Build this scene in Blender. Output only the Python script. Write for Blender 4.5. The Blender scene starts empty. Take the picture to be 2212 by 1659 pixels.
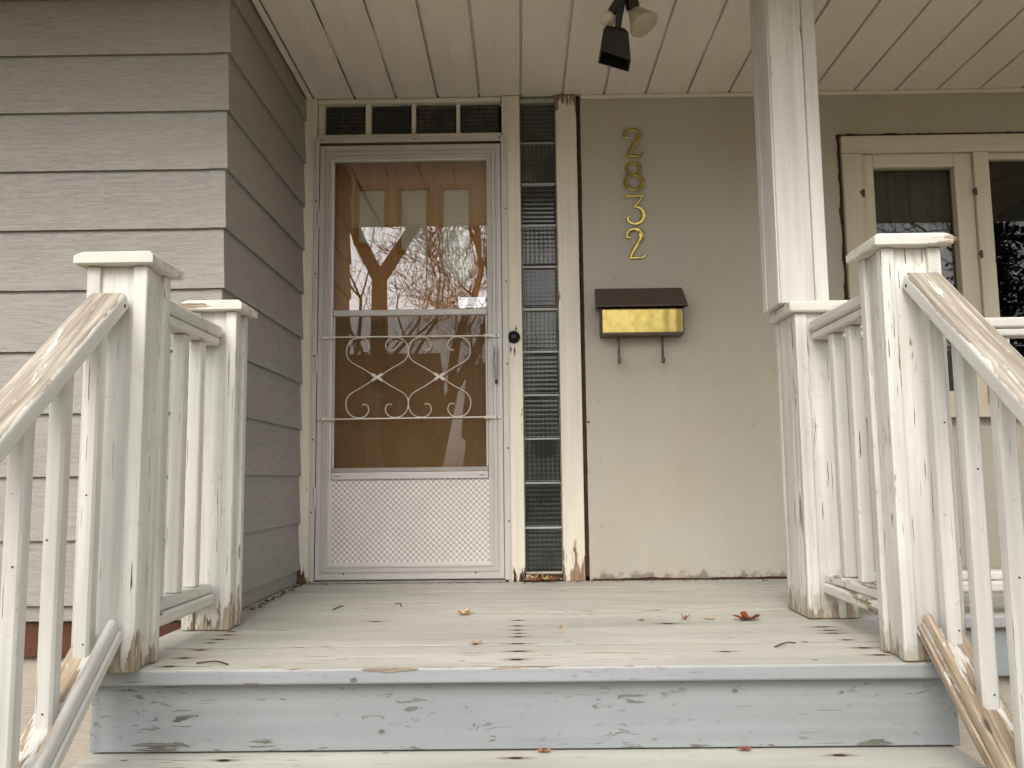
import bpy, bmesh, math, random
from mathutils import Matrix, Vector, noise as mnoise

random.seed(7)
R = math.radians
scene = bpy.context.scene
COL = scene.collection

# ------------------------------------------------------------------ camera
cam_data = bpy.data.cameras.new('camera')
cam_data.sensor_fit = 'HORIZONTAL'
cam_data.sensor_width = 36.0
cam_data.lens = 36.0 * 1850.0 / 2212.0
cam_data.clip_start = 0.05
cam_data.clip_end = 600.0
cam = bpy.data.objects.new('camera', cam_data)
COL.objects.link(cam)
right = Vector((0.9998824, 0.0102076, -0.0114464))
up = Vector((0.0124992, -0.1098656, 0.9938679))
fwd = Vector((-0.0088874, 0.9938940, 0.1099802))
m3 = Matrix((right, up, -fwd)).transposed()
cam.matrix_world = Matrix.Translation((0.0, -4.07, 0.476)) @ m3.to_4x4()
scene.camera = cam

# ------------------------------------------------------------------ sky, sun, exposure
SUN_EL, SUN_AZ = R(43), R(14)          # a veiled sun in front of the porch, a little to the left
world = bpy.data.worlds.new('World')
scene.world = world
world.use_nodes = True
wn = world.node_tree
bg = wn.nodes['Background']
sky = wn.nodes.new('ShaderNodeTexSky')
sky.sky_type = 'NISHITA'
sky.sun_disc = False
sky.sun_elevation = SUN_EL
sky.sun_rotation = math.pi + SUN_AZ
sky.dust_density = 3.0
sky.ozone_density = 1.0
hsv = wn.nodes.new('ShaderNodeHueSaturation')     # overcast: the blue mostly washed out
hsv.inputs['Saturation'].default_value = 0.16
wn.links.new(sky.outputs[0], hsv.inputs['Color'])
tint = wn.nodes.new('ShaderNodeMix')
tint.data_type = 'RGBA'
tint.blend_type = 'MULTIPLY'
tint.inputs[0].default_value = 1.0
tint.inputs[7].default_value = (1.0, 0.99, 0.975, 1)
wn.links.new(hsv.outputs[0], tint.inputs[6])
wn.links.new(tint.outputs[2], bg.inputs['Color'])
bg.inputs['Strength'].default_value = 0.15

sun_data = bpy.data.lights.new('sun', 'SUN')
sun_data.energy = 1.1
sun_data.angle = R(36)
sun_data.color = (1.0, 0.95, 0.88)
sun = bpy.data.objects.new('sun', sun_data)
COL.objects.link(sun)
sd = Vector((-math.sin(SUN_AZ) * math.cos(SUN_EL), -math.cos(SUN_AZ) * math.cos(SUN_EL), math.sin(SUN_EL)))
sun.rotation_euler = sd.to_track_quat('Z', 'Y').to_euler()
sun.location = (0, -10, 10)

scene.view_settings.view_transform = 'Standard'
scene.view_settings.look = 'None'
scene.view_settings.gamma = 1.0
scene.view_settings.exposure = 0.97
scene.view_settings.use_curve_mapping = False
scene.cycles.use_denoising = True
scene.cycles.max_bounces = 4
scene.cycles.diffuse_bounces = 3
scene.cycles.glossy_bounces = 2
scene.cycles.caustics_reflective = False
scene.cycles.caustics_refractive = False
scene.cycles.use_adaptive_sampling = True
scene.cycles.adaptive_threshold = 0.025
scene.cycles.transparent_max_bounces = 12

# ================================================================== materials
class G:
    """small node-graph helper"""
    def __init__(self, name):
        self.m = bpy.data.materials.new(name)
        self.m.use_nodes = True
        self.t = self.m.node_tree
        self.b = self.t.nodes['Principled BSDF']
        self.out = self.t.nodes['Material Output']

    def node(self, kind, **kw):
        n = self.t.nodes.new(kind)
        for k, v in kw.items():
            setattr(n, k, v)
        return n

    def put(self, sock, v):
        if v is None:
            return
        if hasattr(v, 'is_linked'):
            self.t.links.new(v, sock)
        elif isinstance(v, (tuple, list)) and len(v) == 3 and sock.type == 'RGBA':
            sock.default_value = (*v, 1)
        else:
            sock.default_value = v

    def math(self, op, a, b=None, c=None, clamp=False):
        n = self.node('ShaderNodeMath', operation=op, use_clamp=clamp)
        self.put(n.inputs[0], a); self.put(n.inputs[1], b); self.put(n.inputs[2], c)
        return n.outputs[0]

    def vmul(self, v, s):
        n = self.node('ShaderNodeVectorMath', operation='MULTIPLY')
        self.put(n.inputs[0], v); self.put(n.inputs[1], s)
        return n.outputs[0]

    def vadd(self, v, s):
        n = self.node('ShaderNodeVectorMath', operation='ADD')
        self.put(n.inputs[0], v); self.put(n.inputs[1], s)
        return n.outputs[0]

    def noise(self, v, scale=1.0, detail=3.0, rough=0.55, dist=0.0):
        n = self.node('ShaderNodeTexNoise')
        self.put(n.inputs['Vector'], v)
        n.inputs['Scale'].default_value = scale
        n.inputs['Detail'].default_value = detail
        n.inputs['Roughness'].default_value = rough
        n.inputs['Distortion'].default_value = dist
        return n.outputs['Fac']

    def step(self, v, lo, hi):
        n = self.node('ShaderNodeMapRange', interpolation_type='SMOOTHSTEP')
        self.put(n.inputs[0], v)
        self.put(n.inputs[1], lo); self.put(n.inputs[2], hi)
        return n.outputs[0]

    def remap(self, v, lo, hi, a, b):
        n = self.node('ShaderNodeMapRange')
        self.put(n.inputs[0], v)
        for i, x in enumerate((lo, hi, a, b)):
            self.put(n.inputs[i + 1], x)
        return n.outputs[0]

    def mix(self, f, a, b, mode='MIX'):
        n = self.node('ShaderNodeMix', data_type='RGBA', blend_type=mode)
        self.put(n.inputs[0], f); self.put(n.inputs[6], a); self.put(n.inputs[7], b)
        return n.outputs[2]

    def scale(self, c, f):
        """colour times a factor socket"""
        n = self.node('ShaderNodeMix', data_type='RGBA', blend_type='MULTIPLY')
        n.inputs[0].default_value = 1.0
        self.put(n.inputs[6], c)
        cc = self.node('ShaderNodeCombineColor')
        for i in range(3):
            self.put(cc.inputs[i], f)
        self.t.links.new(cc.outputs[0], n.inputs[7])
        return n.outputs[2]

    def obj(self):
        """object coordinates, shifted at random for every object"""
        tc = self.node('ShaderNodeTexCoord')
        oi = self.node('ShaderNodeObjectInfo')
        s = self.node('ShaderNodeVectorMath', operation='SCALE')
        s.inputs[0].default_value = (37.0, 19.0, 53.0)
        self.t.links.new(oi.outputs['Random'], s.inputs['Scale'])
        self.rand = oi.outputs['Random']
        self.raw = tc.outputs['Object']
        return self.vadd(tc.outputs['Object'], s.outputs[0])

    def pos(self):
        g = self.node('ShaderNodeNewGeometry')
        s = self.node('ShaderNodeSeparateXYZ')
        self.t.links.new(g.outputs['Position'], s.inputs[0])
        self.P = g.outputs['Position']
        return s.outputs

    def bump(self, h, strength=0.5, dist=0.002):
        n = self.node('ShaderNodeBump')
        n.inputs['Strength'].default_value = strength
        n.inputs['Distance'].default_value = dist
        self.put(n.inputs['Height'], h)
        self.t.links.new(n.outputs[0], self.b.inputs['Normal'])
        return n

    def done(self, color=None, rough=None, metal=None, spec=None):
        self.put(self.b.inputs['Base Color'], color)
        self.put(self.b.inputs['Roughness'], rough)
        self.put(self.b.inputs['Metallic'], metal)
        if spec is not None:
            self.b.inputs['Specular IOR Level'].default_value = spec
        return self.m


WOOD_GREY = ((0.30, 0.235, 0.165), (0.50, 0.415, 0.31))
WOOD_TAN = ((0.27, 0.17, 0.10), (0.47, 0.33, 0.22))
WOOD_DARK = ((0.035, 0.018, 0.010), (0.16, 0.085, 0.045))


def painted(name, paint, wood=WOOD_GREY, peel=0.0, foot=0.0, foot_h=0.2, head=0.0, head_z=2.2,
            top=0.0, top_half=0.036, dirt=0.10, crack=0.35, rough=0.55, specks=0.5, moss=0.0, streaky=1.0, top_edge=0.62, arris=0.10, scuff=0.0):
    """weathered paint over bare wood, grain along the board's own X axis"""
    g = G(name)
    p = g.obj()
    grain = g.noise(g.vmul(p, (3.0, 70.0, 70.0)), 1.0, 3.0, 0.6, 0.6)
    flake = g.noise(g.vmul(p, (5.5, 30.0, 30.0)), 1.0, 4.0, 0.62, 0.4)
    broad = g.noise(g.vmul(p, (1.3, 5.0, 5.0)), 1.0, 3.0)
    val = g.math('ADD', flake, g.math('MULTIPLY', g.math('SUBTRACT', broad, 0.5), 0.35))
    thr = 0.80 - peel
    if foot:
        z = g.pos()[2]
        w = g.math('SUBTRACT', 1.0, g.math('DIVIDE', z, foot_h), clamp=True)
        val = g.math('ADD', val, g.math('MULTIPLY', g.math('POWER', w, 1.6), foot))
        if head:
            w2 = g.math('MULTIPLY', g.math('SUBTRACT', z, head_z), 8.0, clamp=True)
            val = g.math('ADD', val, g.math('MULTIPLY', w2, head))
    if top:
        tn = g.node('ShaderNodeTexCoord')
        sn = g.node('ShaderNodeSeparateXYZ'); g.t.links.new(tn.outputs['Normal'], sn.inputs[0])
        so = g.node('ShaderNodeSeparateXYZ'); g.t.links.new(g.raw, so.inputs[0])
        up_ = g.step(sn.outputs[2], 0.05, 0.6)
        edge = g.math('SUBTRACT', 1.0, g.step(g.math('ABSOLUTE', so.outputs[1]), top_half * top_edge, top_half * 1.25))
        val = g.math('ADD', val, g.math('MULTIPLY', g.math('MULTIPLY', up_, edge), top))
    if arris:
        ge = g.node('ShaderNodeTexCoord')
        sg = g.node('ShaderNodeSeparateXYZ'); g.t.links.new(ge.outputs['Generated'], sg.inputs[0])
        fy = g.math('SUBTRACT', 1.0, g.math('ABSOLUTE', g.math('MULTIPLY_ADD', sg.outputs[1], 2.0, -1.0)))
        fz = g.math('SUBTRACT', 1.0, g.math('ABSOLUTE', g.math('MULTIPLY_ADD', sg.outputs[2], 2.0, -1.0)))
        ed = g.math('SUBTRACT', 1.0, g.step(g.math('ADD', fy, fz), 0.0, 0.42))
        val = g.math('ADD', val, g.math('MULTIPLY', ed, arris))
    mask = g.step(val, thr, thr + 0.022)
    # bare wood
    ring = g.noise(g.vmul(p, (2.0, 34.0, 34.0)), 1.0, 3.0, 0.65, 1.4)
    wc = g.mix(g.step(ring, 0.32, 0.68), wood[0], wood[1])
    wc = g.scale(wc, g.remap(grain, 0.25, 0.75, 0.62, 1.25))
    fib = g.noise(g.vmul(p, (5.0, 210.0, 210.0)), 1.0, 2.0, 0.5)
    wc = g.scale(wc, g.remap(fib, 0.3, 0.7, 0.70, 1.18))
    wc = g.mix(g.math('MULTIPLY', g.step(fib, 0.66, 0.72), 0.7), wc, (0.07, 0.055, 0.04))
    knot = g.node('ShaderNodeTexVoronoi'); knot.inputs['Scale'].default_value = 1.0
    g.put(knot.inputs['Vector'], g.vmul(p, (5.0, 16.0, 16.0)))
    wc = g.mix(g.math('SUBTRACT', 1.0, g.step(g.math('ADD', knot.outputs['Distance'], g.math('MULTIPLY', g.math('SUBTRACT', ring, 0.5), 0.2)), 0.06, 0.15)), wc, g.scale(wc, 0.35))
    # paint
    pc = g.scale(paint, g.remap(broad, 0.3, 0.7, 1.0 - dirt, 1.0 + dirt * 0.4))
    streak = g.noise(g.vmul(p, (1.2, 48.0, 48.0)), 1.0, 3.0, 0.5)
    pc = g.scale(pc, g.remap(streak, 0.35, 0.65, 1.0 - dirt * 0.55 * streaky, 1.0 + dirt * 0.25 * streaky))
    cr = g.noise(g.vmul(p, (7.0, 190.0, 190.0)), 1.0, 2.0, 0.5)
    crm = g.math('MULTIPLY', g.step(cr, 0.735 - 0.05 * crack, 0.76 - 0.05 * crack), g.step(broad, 0.46, 0.58))
    pc = g.mix(g.math('MULTIPLY', crm, min(1.0, crack * 1.6)), pc, (0.10, 0.085, 0.07))
    if specks:
        sp = g.noise(p, 95.0, 2.0, 0.5)
        pc = g.mix(g.math('MULTIPLY', g.step(sp, 0.735, 0.765), specks), pc, (0.16, 0.13, 0.10))
    if scuff:
        sc = g.noise(g.vmul(p, (15.0, 62.0, 62.0)), 1.0, 3.0, 0.6, 1.2)
        zone = g.noise(g.vmul(p, (1.6, 9.0, 9.0)), 1.0, 2.0)
        pc = g.mix(g.math('MULTIPLY', g.math('MULTIPLY', g.step(sc, 0.60, 0.68), g.step(zone, 0.46, 0.58)), scuff), pc, (0.10, 0.105, 0.10))
        kn = g.node('ShaderNodeTexVoronoi'); kn.inputs['Scale'].default_value = 1.0
        g.put(kn.inputs['Vector'], g.vmul(p, (6.0, 9.0, 9.0)))
        kd = g.math('ADD', kn.outputs['Distance'], g.math('MULTIPLY', g.math('SUBTRACT', sc, 0.5), 0.12))
        kr_ = g.math('MULTIPLY', g.math('SUBTRACT', 1.0, g.step(kd, 0.045, 0.085)), g.step(sc, 0.38, 0.5))
        pc = g.mix(g.math('MULTIPLY', kr_, 0.85), pc, (0.075, 0.065, 0.05))
    if moss:
        mz = g.pos()[2]
        mw = g.math('SUBTRACT', 1.0, g.math('DIVIDE', mz, 0.13), clamp=True)
        mm = g.step(g.math('ADD', g.noise(p, 14.0, 4.0), g.math('MULTIPLY', mw, 0.28)), 0.60, 0.78)
        pc = g.mix(g.math('MULTIPLY', mm, moss), pc, (0.20, 0.18, 0.07))
    rim = g.math('MULTIPLY', g.step(val, thr - 0.05, thr), g.math('SUBTRACT', 1.0, mask))
    pc = g.mix(g.math('MULTIPLY', rim, 0.25), pc, wood[1])
    col = g.mix(mask, pc, wc)
    h = g.math('ADD', g.math('MULTIPLY', g.math('SUBTRACT', 1.0, mask), 1.0), g.math('MULTIPLY', grain, g.remap(mask, 0, 1, 0.25, 0.8)))
    g.bump(h, 0.55, 0.0022)
    return g.done(col, g.remap(mask, 0, 1, rough, 0.85), spec=0.35)


def plain(name, color, rough=0.6, metal=0.0, var=0.08, scale=12.0, bump=0.0, bscale=60.0, spec=0.5, stretch=(1, 1, 1)):
    g = G(name)
    p = g.vmul(g.obj(), stretch)
    n = g.noise(p, scale, 4.0, 0.6)
    c = g.scale(color, g.remap(n, 0.25, 0.75, 1 - var, 1 + var))
    if bump:
        g.bump(g.noise(p, bscale, 4.0, 0.6), bump, 0.003)
    return g.done(c, g.remap(n, 0.3, 0.7, rough * 0.88, min(1, rough * 1.12)), metal, spec)


M = {}
WHITE = (0.71, 0.69, 0.638)
M['white'] = painted('white_paint', WHITE, peel=0.03, dirt=0.17, crack=0.7, arris=0.09)
M['white_foot'] = painted('white_paint_worn_foot', WHITE, peel=0.075, foot=0.31, foot_h=0.18, dirt=0.25, crack=1.4, moss=0.4, arris=0.13)
M['white_baluster'] = painted('white_paint_baluster', WHITE, peel=0.07, dirt=0.23, crack=1.3, arris=0.13)
M['cap'] = painted('white_paint_cap', (0.73, 0.695, 0.62), peel=0.20, dirt=0.24, crack=1.3, arris=0.0)
M['rail'] = painted('handrail_paint_bare_top', WHITE, wood=((0.31, 0.26, 0.20), (0.50, 0.445, 0.365)), peel=0.09, top=0.33, top_half=0.050, top_edge=0.55, dirt=0.14, crack=0.8)
M['shoe'] = painted('bottom_rail_bare_top', WHITE, wood=((0.36, 0.26, 0.17), (0.56, 0.45, 0.33)), peel=0.05, top=0.30, top_half=0.05, dirt=0.08)
M['shoe_bare'] = painted('bottom_rail_weathered', WHITE, wood=((0.30, 0.22, 0.145), (0.52, 0.42, 0.31)), peel=0.36, dirt=0.12)
M['mould'] = painted('flaking_moulding_paint', WHITE, peel=0.13, dirt=0.16, crack=1.0, specks=0.8)
M['level_worn'] = painted('level_rail_flaking', WHITE, wood=((0.24, 0.20, 0.14), (0.42, 0.36, 0.26)), peel=0.25, dirt=0.14)
M['level_light'] = painted('level_rail_chipped', WHITE, peel=0.155, dirt=0.18, crack=0.9)
TRIM = (0.83, 0.765, 0.645)
M['trim'] = painted('cream_trim_paint', TRIM, wood=WOOD_DARK, peel=0.035, foot=0.30, foot_h=0.24, dirt=0.10, crack=0.25)
M['trim_r'] = painted('cream_trim_paint_peeled', TRIM, wood=((0.26, 0.16, 0.10), (0.42, 0.28, 0.19)), peel=0.05, foot=0.30, foot_h=0.36, head=0.30, head_z=2.19, dirt=0.12, crack=0.3)
M['casing'] = painted('window_casing_paint', (0.70, 0.62, 0.49), wood=WOOD_DARK, peel=0.015, dirt=0.10, crack=0.3)
M['deck'] = painted('deck_paint_cream', (0.535, 0.525, 0.465), wood=((0.26, 0.205, 0.15), (0.42, 0.35, 0.27)), peel=0.085, dirt=0.24, crack=1.5, rough=0.55, specks=0.5, streaky=0.5, scuff=0.22, arris=0.09)
M['blue'] = painted('riser_paint_blue_grey', (0.295, 0.315, 0.32), wood=((0.12, 0.115, 0.10), (0.25, 0.24, 0.21)), peel=0.105, scuff=0.75, dirt=0.10, crack=0.5, rough=0.42, specks=0.6)
M['nose'] = painted('nosing_face_blue_grey', (0.335, 0.346, 0.362), wood=((0.22, 0.18, 0.14), (0.42, 0.34, 0.27)), peel=0.10, scuff=0.4, dirt=0.10, crack=0.5, rough=0.42, specks=0.7)  # front faces of boards and treads, bluer and darker than their tops
M['beam'] = painted('red_brown_beam', (0.10, 0.036, 0.017), wood=((0.06, 0.03, 0.02), (0.15, 0.07, 0.04)), peel=0.12, dirt=0.3, crack=0.5)


def siding_mat(name, color):
    g = G(name)
    p = g.obj()
    n = g.noise(g.vmul(p, (7.0, 85.0, 85.0)), 1.0, 3.0, 0.55, 1.2)
    ridge = g.math('ABSOLUTE', g.math('SUBTRACT', n, 0.5))
    groove = g.math('SUBTRACT', 1.0, g.step(ridge, 0.0, 0.05))
    b = g.noise(g.vmul(p, (0.9, 3.0, 3.0)), 1.0, 3.0)
    c = g.scale(color, g.remap(b, 0.3, 0.7, 0.94, 1.05))
    c = g.scale(c, g.remap(groove, 0, 1, 1.0, 0.85))
    g.bump(g.math('SUBTRACT', n, g.math('MULTIPLY', groove, 0.9)), 0.42, 0.002)
    return g.done(c, 0.62, spec=0.3)


M['siding'] = siding_mat('taupe_embossed_siding', (0.345, 0.323, 0.295))
M['foundation'] = siding_mat('beige_foundation_panel', (0.46, 0.40, 0.33))


def stucco_mat():
    g = G('beige_stucco')
    x, y, z = g.pos()
    n = g.noise(g.P, 130.0, 4.0, 0.7)
    f = g.noise(g.P, 420.0, 2.0, 0.6)
    b = g.noise(g.P, 1.6, 4.0, 0.6)
    b2 = g.noise(g.vmul(g.P, (5.0, 5.0, 1.2)), 1.0, 4.0, 0.6)
    c = g.mix(g.step(b, 0.3, 0.7), (0.515, 0.468, 0.378), (0.53, 0.498, 0.425))
    c = g.scale(c, g.remap(b2, 0.3, 0.7, 0.97, 1.02))
    c = g.scale(c, g.remap(n, 0.3, 0.7, 0.95, 1.04))
    low = g.math('SUBTRACT', 1.0, g.math('DIVIDE', z, 0.06), clamp=True)
    ds = g.step(g.math('ADD', g.noise(g.P, 22.0, 4.0), g.math('MULTIPLY', low, 0.35)), 0.62, 0.85)
    c = g.mix(g.math('MULTIPLY', ds, 0.7), c, (0.17, 0.135, 0.095))
    g.bump(g.math('ADD', n, g.math('MULTIPLY', f, 0.6)), 0.6, 0.003)
    return g.done(c, 0.85, spec=0.2)


M['stucco'] = stucco_mat()
M['soffit'] = plain('soffit_cream_aluminium', (0.83, 0.745, 0.665), 0.42, var=0.05, scale=2.2, stretch=(1, 4, 4))
M['alu'] = plain('storm_door_aluminium', (0.60, 0.57, 0.54), 0.45, 0.1, var=0.06, scale=5.0, bump=0.05, stretch=(1, 14, 14))
M['alu_dark'] = plain('grey_aluminium', (0.36, 0.34, 0.32), 0.42, 0.4, var=0.1, scale=8.0)
M['alu_bright'] = plain('white_enamelled_rod', (0.78, 0.73, 0.64), 0.32, 0.1, var=0.06)
M['screw'] = plain('rusty_screw', (0.09, 0.065, 0.05), 0.6, 0.6, var=0.3, scale=60)
M['black'] = plain('black_enamel', (0.012, 0.010, 0.009), 0.35, 0.0, var=0.3)
M['black_plastic'] = plain('black_bell_plastic', (0.004, 0.004, 0.004), 0.5, spec=0.2)
M['brown_metal'] = plain('brown_enamelled_metal', (0.080, 0.056, 0.042), 0.38, 0.0, var=0.1, scale=9)
M['mortar'] = plain('block_joint_mortar', (0.60, 0.585, 0.53), 0.8, var=0.2, scale=30, bump=0.3)
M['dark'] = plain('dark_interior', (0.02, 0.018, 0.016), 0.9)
M['caulk'] = plain('dark_brown_gap', (0.06, 0.024, 0.014), 0.9, var=0.6, scale=40, bump=0.5)
M['curtain'] = plain('dark_curtain', (0.12, 0.095, 0.08), 0.95, var=0.1, scale=20)
M['lite'] = plain('cream_frosted_lite', (0.88, 0.81, 0.57), 0.35, var=0.05, scale=3)
M['bulb'] = plain('frosted_bulb_glass', (0.80, 0.70, 0.56), 0.25, var=0.03)
M['bulb_par'] = plain('flood_bulb_glass', (0.46, 0.40, 0.28), 0.22, var=0.15, scale=25)
M['chrome'] = plain('dull_chrome', (0.70, 0.70, 0.70), 0.18, 1.0, var=0.1, scale=30, bump=0.15, bscale=40)
M['twig'] = plain('twig_bark', (0.07, 0.05, 0.035), 0.8)
M['leaf'] = plain('dry_leaf_brown', (0.30, 0.125, 0.05), 0.6, var=0.45, scale=60, bump=0.3)
M['leaf_pale'] = plain('dry_leaf_pale', (0.50, 0.34, 0.19), 0.6, var=0.3, scale=60, bump=0.3)
M['leaf_red'] = plain('dry_leaf_russet', (0.20, 0.045, 0.02), 0.55, var=0.4, scale=50, bump=0.3)
M['chip'] = plain('splintered_fresh_wood', (0.31, 0.235, 0.17), 0.8, var=0.45, scale=40, stretch=(0.3, 3, 3), bump=0.4)
M['crumb'] = plain('dark_leaf_crumbs', (0.12, 0.075, 0.045), 0.9, var=0.6, scale=50)
M['grime'] = plain('packed_dirt', (0.10, 0.085, 0.065), 0.95, var=0.5, scale=20)
M['concrete'] = plain('concrete', (0.42, 0.40, 0.37), 0.85, var=0.12, scale=4, bump=0.2)
M['asphalt'] = plain('asphalt', (0.055, 0.055, 0.055), 0.85, var=0.15, scale=8, bump=0.3)
M['bark'] = plain('grey_brown_bark', (0.10, 0.075, 0.055), 0.9, var=0.35, scale=6, bump=0.7, bscale=18, stretch=(4, 4, 1))
M['needle'] = plain('spruce_needles', (0.06, 0.09, 0.06), 0.7, var=0.4, scale=4)
M['far_wall'] = plain('pale_house_wall', (0.50, 0.45, 0.38), 0.8)
M['far_roof'] = plain('brown_shingles', (0.075, 0.055, 0.045), 0.9, var=0.3, scale=20)


def lawn_mat():
    g = G('dry_lawn')
    g.pos()
    a = g.noise(g.P, 0.6, 5.0, 0.65)
    b = g.noise(g.P, 14.0, 4.0, 0.7)
    c = g.mix(g.step(a, 0.35, 0.65), (0.20, 0.155, 0.08), (0.12, 0.125, 0.05))
    c = g.scale(c, g.remap(b, 0.25, 0.75, 0.6, 1.3))
    g.bump(b, 0.8, 0.03)
    return g.done(c, 0.95, spec=0.1)


M['lawn'] = lawn_mat()


def kick_mat():
    g = G('embossed_check_kick_panel')
    g.pos()
    s = g.node('ShaderNodeSeparateXYZ'); g.t.links.new(g.P, s.inputs[0])
    k = math.pi / 0.0135
    a = g.math('SINE', g.math('MULTIPLY', s.outputs[0], k))
    b = g.math('SINE', g.math('MULTIPLY', s.outputs[2], k))
    v = g.math('MULTIPLY', a, b)
    d = g.step(v, -0.45, 0.45)
    n = g.noise(g.P, 9.0, 4.0)
    c = g.mix(d, (0.47, 0.435, 0.41), (0.80, 0.76, 0.72))
    c = g.scale(c, g.remap(n, 0.3, 0.7, 0.95, 1.04))
    g.bump(d, 0.5, 0.002)
    return g.done(c, 0.45, 0.0, 0.5)


M['kick'] = kick_mat()


def door_mat():
    g = G('honey_stained_wood_veneer')
    g.pos()
    v = g.vmul(g.P, (9.0, 9.0, 0.7))
    n = g.noise(v, 1.0, 5.0, 0.6, 0.8)
    f = g.noise(g.vmul(g.P, (90.0, 90.0, 3.0)), 1.0, 3.0)
    c = g.mix(g.step(n, 0.3, 0.7), (0.66, 0.28, 0.05), (0.80, 0.37, 0.085))
    c = g.scale(c, g.remap(f, 0.3, 0.7, 0.88, 1.1))
    g.bump(f, 0.08, 0.001)
    return g.done(c, 0.42, spec=0.4)


M['door_wood'] = door_mat()


def glass_mat(name, tint_, refl, rough=0.0, wob=0.0, dull=0.0):
    """thin clear sheet: see-through with a mirror-like film that strengthens at grazing angles"""
    g = G(name)
    tr = g.node('ShaderNodeBsdfTransparent'); g.put(tr.inputs[0], tint_)
    gl = g.node('ShaderNodeBsdfGlossy'); gl.inputs['Roughness'].default_value = rough
    gl.inputs['Color'].default_value = (1, 1, 1, 1)
    lw = g.node('ShaderNodeFresnel'); lw.inputs['IOR'].default_value = 1.5
    f = g.math('ADD', g.math('MULTIPLY', lw.outputs[0], 1.0), refl, clamp=True)
    mx = g.node('ShaderNodeMixShader')
    g.t.links.new(f, mx.inputs[0]); g.t.links.new(tr.outputs[0], mx.inputs[1]); g.t.links.new(gl.outputs[0], mx.inputs[2])
    if wob:
        g.pos()
        bn = g.node('ShaderNodeBump'); bn.inputs['Strength'].default_value = wob; bn.inputs['Distance'].default_value = 0.01
        g.t.links.new(g.noise(g.P, 3.5, 2.0), bn.inputs['Height'])
        g.t.links.new(bn.outputs[0], gl.inputs['Normal'])
    last = mx.outputs[0]
    if dull:
        df = g.node('ShaderNodeBsdfDiffuse'); df.inputs[0].default_value = (0.25, 0.23, 0.21, 1)
        m2 = g.node('ShaderNodeMixShader'); m2.inputs[0].default_value = dull
        g.t.links.new(last, m2.inputs[1]); g.t.links.new(df.outputs[0], m2.inputs[2])
        last = m2.outputs[0]
    g.t.links.new(last, g.out.inputs['Surface'])
    return g.m


M['glass'] = glass_mat('storm_glass', (0.97, 0.97, 0.96), 0.125, 0.0, 0.01)
M['glass_low'] = glass_mat('storm_glass_lower', (0.97, 0.97, 0.96), 0.0, 0.0, 0.01)  # same tint as the upper pane, without its extra mirror strength
M['window_glass'] = glass_mat('window_glass', (0.90, 0.94, 0.92), 0.025, 0.0, 0.02)


def screen_mat():
    """insect screen: fine charcoal weave, half open"""
    g = G('insect_screen_weave')
    tr = g.node('ShaderNodeBsdfTransparent')
    df = g.node('ShaderNodeBsdfDiffuse'); df.inputs[0].default_value = (0.12, 0.085, 0.05, 1)
    g.pos()
    n = g.noise(g.P, 6.0, 3.0)
    mx = g.node('ShaderNodeMixShader')
    g.t.links.new(g.remap(n, 0.3, 0.7, 0.56, 0.66), mx.inputs[0])
    g.t.links.new(tr.outputs[0], mx.inputs[1]); g.t.links.new(df.outputs[0], mx.inputs[2])
    g.t.links.new(mx.outputs[0], g.out.inputs['Surface'])
    return g.m


M['screen'] = screen_mat()


def block_mat():
    g = G('ribbed_glass_block')
    g.obj()
    s = g.node('ShaderNodeSeparateXYZ'); g.t.links.new(g.raw, s.inputs[0])
    kx = math.pi * 2 / 0.0215
    wx = g.math('SINE', g.math('MULTIPLY', s.outputs[0], kx))
    wz = g.math('SINE', g.math('MULTIPLY', s.outputs[2], kx))
    tilt = g.step(g.rand, 0.2, 0.8)
    hx = g.math('MULTIPLY', g.step(wx, -0.3, 1.0), g.remap(tilt, 0, 1, 0.05, 0.9))
    hz = g.math('MULTIPLY', g.step(wz, -0.3, 1.0), g.remap(tilt, 0, 1, 1.0, 0.55))
    n = g.noise(g.obj(), 7.0, 3.0)
    lines = g.math('MULTIPLY', g.math('MAXIMUM', hx, hz), g.step(n, 0.3, 0.62))
    cross = g.math('MULTIPLY', g.step(wx, -0.9, -0.1), 0.35)
    c = g.mix(lines, (0.016, 0.018, 0.015), (0.095, 0.102, 0.088))
    c = g.mix(cross, c, (0.030, 0.034, 0.030))
    c = g.scale(c, g.remap(g.rand, 0.0, 1.0, 0.55, 1.6))  # uneven light from block to block, put into the colour
    g.bump(g.math('ADD', wx, wz), 0.16, 0.0008)
    return g.done(c, 0.08, 0.0, 0.55)


M['block'] = block_mat()


def brass_mat(name, wavy, rough):
    g = G(name)
    p = g.obj()
    n = g.noise(p, 30.0, 3.0)
    c = g.mix(g.step(n, 0.35, 0.75), (0.50, 0.39, 0.125), (0.40, 0.30, 0.085))
    if wavy:
        wv = g.node('ShaderNodeTexWave', bands_direction='X'); wv.inputs['Scale'].default_value = 5.0
        wv.inputs['Distortion'].default_value = 5.0; wv.inputs['Detail'].default_value = 1.0; wv.inputs['Detail Scale'].default_value = 0.7
        g.put(wv.inputs['Vector'], g.vmul(p, (1.0, 0.2, 0.25)))
        g.bump(wv.outputs['Fac'], 0.16, 0.004)
    return g.done(c, rough, 1.0)


M['brass'] = brass_mat('polished_brass', False, 0.24)
M['brass_front'] = brass_mat('polished_brass_sheet', True, 0.26)


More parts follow.
